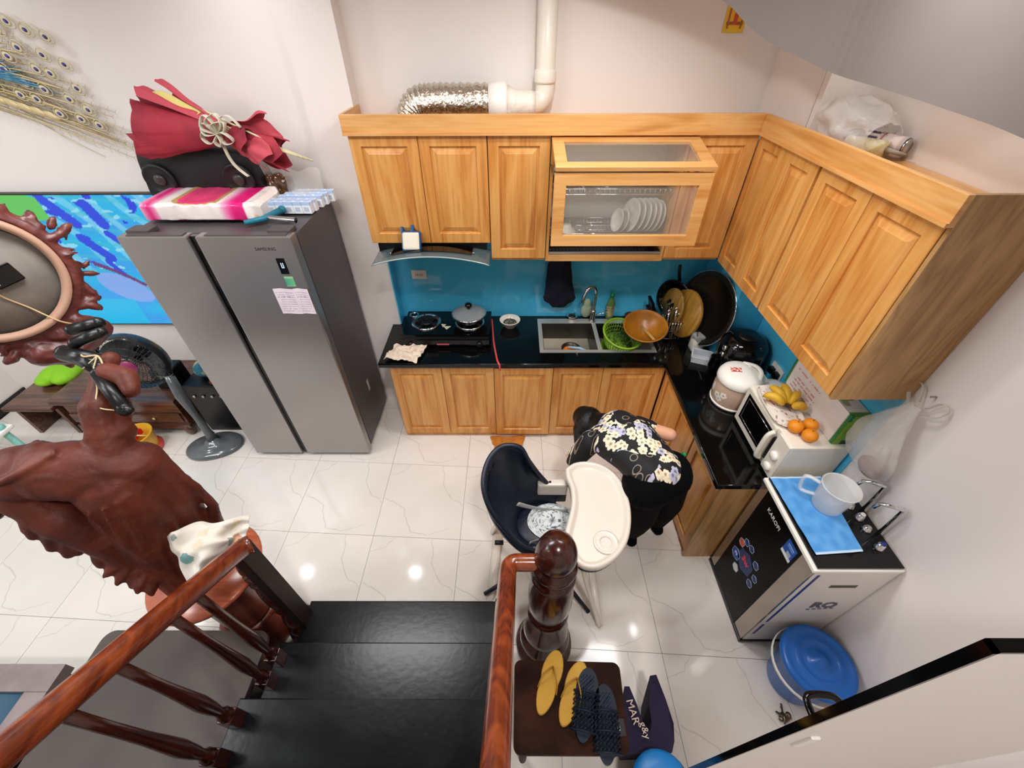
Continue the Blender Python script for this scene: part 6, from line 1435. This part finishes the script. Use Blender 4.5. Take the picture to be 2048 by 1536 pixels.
B().lathe([(.058,0),(.06,.01),(.06,.05),(.056,.06)], (.172,2.80,2.34), 28).build('socket_ring', mat('white_pvc2', '#EDE6DA', .35), pp)
t = thing('paper_charm', 'yellow paper charm with red and black marks on the kitchen wall', 'paper', (1.15, YB, 2.62))
def charm(u, v):
    if u < .1 or u > .9 or v < .08: return (235, 190, 40)
    if abs(u-.5) < .08+.1*abs(nz(v*7, 2)) and v > .15: return (200, 70, 40)
    if abs(u-.2) < .035 or abs(u-.8) < .035 or abs(v-.2) < .03: return (150, 90, 20)
    return (240, 180, 20)
paint('printed_sheet', lambda u, v: Vector((1.15-.055+.11*u, YB-.003-.004*math.sin(PI*u), 2.545+.19*v)), charm, 24, 40, M_print, t, local=False)
o = B().tube(spline([(1.40,2.60,2.163),(1.50,2.61,2.165),(1.505,2.615,2.20),(1.53,2.63,2.225),(1.50,2.66,2.27),(1.46,2.66,2.30),(1.45,2.66,2.33)][:7], 5), [.010]*31, 6, flat=.6).build('black_bracket', M_black, None, loc=(1.4,2.6,2.163))
tag(o, 'bent black plastic bracket standing on the wall cabinets in the corner', 'bracket')
o = B().tube(spline([(1.62,2.33,3.0),(1.425,2.36,2.75),(1.425,2.37,2.5),(1.425,2.35,2.17)][1:], 6), .003, 6).build('wall_cable', mat('white_cable', '#D9D2C8', .5), None, loc=(1.425,2.36,2.4)); tag(o, 'thin white cable running down the corner column', 'cable')
t = thing('plastic_bag', 'crumpled clear plastic bag with brushes on the right wall cabinets', 'bag', (1.52, 2.1, 2.165))
def cb(u, v): 
    a = 2*PI*u; r = (.06+.085*math.sin(PI*(v*.8+.1)))*(1+.35*nz(math.cos(a)*2, math.sin(a)*2, v*4)); y = 2.30-.36*v
    return Vector((1.50+.02*v+r*math.cos(a)*.85, y, 2.17+.06+.04*(1-v)+r*.75*math.sin(a)))
cloth_sheet('clear_bag', cb, 36, 18, mat('clear_bag_film', '#EFEBE6', .12, alpha=.28, bump=(25, .9)), t, .001)
fused(B().ell((1.50,2.08,2.22), (.05,.04,.03)), 'dark_contents', mat('grey_contents', '#6B625F', .6), t, .006, 0)
t = thing('sealant_tube', 'cream sealant tube with nozzle lying on the right wall cabinets', 'tube', (1.50, 1.95, 2.20))
B().tube([(1.455,2.06,2.20),(1.545,1.935,2.20)], .032, 20).build('cartridge', mat('cream_cartridge', '#E2D9B8', .4, var=(26, '#C9B984', .5, .62)), t)
B().tube([(1.545,1.935,2.20),(1.59,1.872,2.195)], [.011,.004], 10).build('nozzle', mat('grey_nozzle', '#A29A8C', .4), t)
t = thing('spray_can', 'white and purple printed can lying behind the cream sealant tube', 'can', (1.58, 2.0, 2.21))
def canc(u, v):
    if v > .9: return (190, 175, 170)
    if .15 < v < .45 and int(u*14) % 2 and nz(u*9, v*9) > -.3: return (60, 50, 90)
    if .5 < v < .56: return (170, 50, 70)
    return (222, 205, 200)
A0, A1 = Vector((1.525,2.09,2.215)), Vector((1.605,1.915,2.215)); dd_ = (A1-A0).normalized(); e1 = dd_.orthogonal().normalized(); e2 = dd_.cross(e1)
paint('can_body', lambda u, v: A0+(A1-A0)*v+(e1*math.cos(2*PI*u)+e2*math.sin(2*PI*u))*.033, canc, 48, 30, M_print, t, local=False)
B().tube([A1, A1+dd_*.012], [.033,.022], 20).build('can_end', M_steel, t); B().tube([A0-dd_*.012, A0], [.022,.033], 20).build('can_end', M_steel, t)
text('ULLO', .032, mat('can_lettering', '#2A2440', .5), t, (-.045, .01, .041), (0, 0, math.radians(-62)), 'lettering')

# ------------------------------------------------------------ water dispenser
wd = thing('water_purifier', 'black and silver water purifier cabinet with blue towel on top', 'water purifier', (1.45, 1.0, 0))
wx0, wx1, wy0, wy1, wz = 1.262, 1.632, .768, 1.228, .905
B().box(wx0+.012, wy0, .02, wx1, wy1, wz-.03, b=.004).build('housing', mat('purifier_white', '#D9D3CC', .3), wd)
B().box(wx0-.006, wy0-.006, .0, wx1, wy1+.004, .024, b=.004).build('plinth', M_black, wd)
M_silv = mat('polished_silver_panel', '#B5AAA0', .12, .9)
fp = B().box(wx0, wy0+.002, .026, wx0+.012, wy1-.002, wz-.032, b=.002).build('front_panel', M_silv, wd)
B().box(wx0-.004, wy0+.085, .026, wx0+.001, wy1-.055, wz-.034, b=.001).build('black_glass', mat('purifier_black_glass', '#040405', .3, spec=.10), fp)
B().box(wx0-.008, wy0-.004, wz-.032, wx1, wy1+.004, wz-.012, b=.004).build('white_rim', M_white, wd)
B().box(wx0+.008, wy0+.004, wz-.012, wx1-.004, wy1-.004, wz, b=.002).build('black_top', M_blackg, wd)
M_bst = mat('blue_stripe', '#1B2E78', .3)
B().box(wx0+.03, wy0-.0015, .30, wx0+.042, wy0+.001, wz-.06).build('blue_stripe', M_bst, wd)
B().box(wx0+.03, wy0-.0015, .12, wx0+.042, wy0+.001, .26).build('blue_stripe', M_bst, wd)
B().box(1.40, wy0-.0015, .72, 1.52, wy0+.001, .745, b=.0005).build('vent_slot', mat('slot_dark', '#4A463F', .5), wd)
text('RO', .085, mat('grey_logo', '#5A5D66', .5), wd, (.03, wy0-.0012-1.0, .52), (PI/2, 0, 0), 'lettering', bold=.004)
for k in range(5): B().box(1.42+.026*k, wy0-.0015, .462+.004*k, 1.436+.026*k, wy0+.001, .476+.004*k).build('logo_bar', mat('grey_logo_bar', '#6B6E7A', .5), wd)
# front print: words, badge and a ring of hexagons
RF = (PI/2, 0, -PI/2)
M_ppt = mat('pale_blue_print', '#9FB4CF', .4); M_navyp = mat('navy_print', '#13265E', .3); M_bluep = mat('blue_print', '#1C4FA8', .3); M_redp = mat('orange_red_print', '#D0502C', .3); M_whp = mat('white_print', '#D9DAD2', .4)
text('KAROFI', .034, M_whp, wd, (wx0-.0045-1.45, 1.055-1.0, .80), RF, 'lettering')
def hexa(y, z, r, m, ring=None, name='hex_badge'):
    out = [(r*math.cos(PI/6+k*PI/3), r*math.sin(PI/6+k*PI/3)) for k in range(6)]
    b = B(); M = Matrix.Translation((wx0-.0042, y, z)) @ Matrix(((0,0,-1,0),(-1,0,0,0),(0,1,0,0),(0,0,0,1)))
    h_ = b.prism(out, 0, .0008, M=M).build(name, m, wd)
    if ring:
        b = B(); 
        for k in range(6): a, c = out[k], out[(k+1) % 6]; b.tube([M @ Vector((a[0], a[1], .001)), M @ Vector((c[0], c[1], .001))], .0013, 4)
        b.build('outline', ring, h_)
    return h_
hy, hz = 1.03, .40
hexa(hy, hz, .075, M_navyp)
text('3w', .05, mat('red_script', '#D8344A', .4), wd, (wx0-.0056-1.45, hy-1.0, hz+.005), RF, 'lettering', bold=.002)
for k, (dy, dz, r, m) in enumerate(((.085,.055,.026,M_redp), (.06,.10,.022,M_navyp), (.015,.115,.022,M_navyp), (-.06,.085,.024,M_navyp), (-.10,.02,.022,M_navyp), (-.095,-.045,.024,M_navyp), (.075,-.05,.04,M_bluep), (.025,-.115,.028,M_whp))):
    hexa(hy+dy, hz+dz, r, m, M_ppt)
text('99', .03, M_whp, wd, (wx0-.0056-1.45, hy+.075-1.0, hz-.05), RF, 'lettering')
def badge(u, v):
    if v < .18: return (225, 225, 220)
    if .55 < v < .85 and .15 < u < .85 and int(v*40) % 5 < 2: return (150, 190, 235)
    if .2 < v < .45 and .4 < u < .85: return (150, 170, 190)
    return (20, 75, 160)
paint('blue_badge', lambda u, v: Vector((wx0-.0048, .935-.07*u, .745+.10*v)), badge, 20, 28, M_print, wd, local=False)
tag(B().box(wx0+.02, 1.236, .72, wx0+.05, 1.240, .76, b=.001).build('round_sticker', M_bluep, wd)) 
for k, (y, big) in enumerate(((1.06, 0), (1.0, 1), (.945, 0), (.86, 1))):
    kn = B().lathe([(.020,.0),(.021,.006),(.017,.010),(.015,.018 if not big else .026),(.012,.022 if not big else .03),(.0001,.023 if not big else .031)], (1.575 if k else 1.57, y, wz), 24).build('tap_button', M_chrome, wd)
    if big: B().ell((1.578, y, wz+.034), (.011,.011,.006)).build('button_cap', M_white if k == 1 else M_bst, kn)
for k, (y0_, yt) in enumerate(((1.045, 1.06), (.93, .93))):
    B().tube([(1.62, y0_, wz), (1.62, y0_, wz+.10), (1.615, y0_, wz+.19), (1.60, y0_-.01, wz+.20), (1.56, y0_+.01, wz+.20), (1.54, y0_+.03, wz+.185), (1.535, y0_+.035, wz+.15)], .0075, 10).build('spout', M_chrome, wd)
def tw(u, v):
    p = Vector((1.268,1.222,0))*(1-u)*(1-v)+Vector((1.525,1.226,0))*u*(1-v)+Vector((1.285,.825,0))*(1-u)*v+Vector((1.495,.84,0))*u*v
    return Vector((p.x, p.y, wz+.006+.003*nz(u*5, v*7)+.004*math.sin(PI*u)*abs(nz(u*3, v*3, 2))))
def twc(u, v): return (190, 215, 235) if v > .975 or v < .02 else mixc((70, 140, 205), (95, 160, 218), .5+nz(u*7, v*9))
o = cloth_sheet('towel', tw, 24, 60, None, None, .005, col=twc, pm=printmat('terry_towel', .95)); tag(o, 'light blue towel spread over the water purifier top', 'towel')
mg = thing('measuring_jug', 'large translucent plastic mug standing on the blue towel', 'mug', (1.45, 1.055, .916))
M_jug = mat('frosted_white_plastic', '#F0F0EE', .25, alpha=.42)
jc = (1.452, 1.06, .916)
B().lathe([(.0001,.0),(.055,.0),(.062,.01),(.075,.14),(.080,.146),(.077,.150),(.071,.142),(.058,.014),(.0001,.006)], jc, 40).build('jug_body', M_jug, mg)
B().tube(spline([(jc[0]-.065,jc[1]+.035,1.045),(jc[0]-.10,jc[1]+.065,1.05),(jc[0]-.115,jc[1]+.075,1.035),(jc[0]-.105,jc[1]+.07,.965),(jc[0]-.09,jc[1]+.055,.955),(jc[0]-.056,jc[1]+.03,.965)], 4), .010, 8, flat=.8).build('jug_handle', M_jug, mg)

# blue lidded bucket
bk = thing('bucket', 'blue plastic bucket with lid and white handle between purifier and door', 'bucket', (1.455, .60, 0))
M_bb = mat('blue_bucket_plastic', '#1162B5', .3, coat=.2)
Bc = (1.460, .588, 0)
B().lathe([(.11,0),(.115,.01),(.148,.27),(.156,.275),(.158,.30),(.152,.305),(.14,.27),(.0001,.02)], Bc, 40).build('bucket_body', M_bb, bk)
B().lathe([(.163,.293),(.166,.305),(.160,.318),(.145,.324),(.138,.318),(.10,.320),(.09,.328),(.085,.322),(.05,.323),(.045,.330),(.028,.335),(.02,.346),(.0001,.348)], Bc, 48, cap=False).build('lid', mat('blue_lid_plastic', '#0F5FB4', .35, coat=.2), bk)
hp = []
for k in range(21):
    a = math.radians(60+k*11.2); hp.append(Vector((Bc[0]+.172*math.cos(a), Bc[1]+.172*math.sin(a), .262-.035*math.sin((a-math.radians(60))/math.radians(224)*PI))))
B().tube(hp, .011, 8, flat=.35, up=(0,0,1)).build('bail_handle', M_white, bk)
for q in (hp[0], hp[-1]): B().ell(tuple(q), (.014,.014,.018)).build('handle_lug', M_white, bk)

# plastic bag on a hook of the right wall
hg = thing('hanging_bag', 'thin white plastic bag hanging on the right wall beside the microwave', 'bag', (1.60, 1.15, 1.5))
def hbag(u, v):
    a = 2*PI*u; z = 1.47-.40*v; r = (.022+.105*math.sin(min(1, v*1.1)*PI*.62)**1.2)*(1 if v < .9 else 1-(v-.9)*6)
    r *= 1+.22*nz(math.cos(a)*2, math.sin(a)*2, v*4); yy = 1.165-.0*v
    return Vector((1.625-.045*math.sin(PI*min(1, v))-.028*abs(1)+r*.42*math.cos(a)-.0, yy+r*math.sin(a), z))
cloth_sheet('bag_film', hbag, 36, 26, mat('milky_film', '#F1ECE6', .3, alpha=.22, bump=(22, .9)), hg, .001)
for s_ in (1, -1): B().tube(spline([(1.605,1.165+.03*s_,1.44),(1.612,1.165+.075*s_,1.475),(1.618,1.165+.085*s_,1.52),(1.62,1.165+.05*s_,1.525),(1.618,1.165+.02*s_,1.47)], 5), .009, 6, flat=.3).build('bag_loop', mat('milky_loop', '#E0DAD2', .35, alpha=.75), hg)
fused(B().ell((1.575,1.12,1.13), (.035,.06,.045)), 'brownish_contents', mat('mauve_contents', '#8A6E68', .7), hg, .006, 0)
B().lathe([(.004,0),(.004,.02)], n=8, M=Matrix.Translation((1.638,1.165,1.515)) @ Matrix.Rotation(-PI/2, 4, 'Y')).build('nail', M_steel, hg)
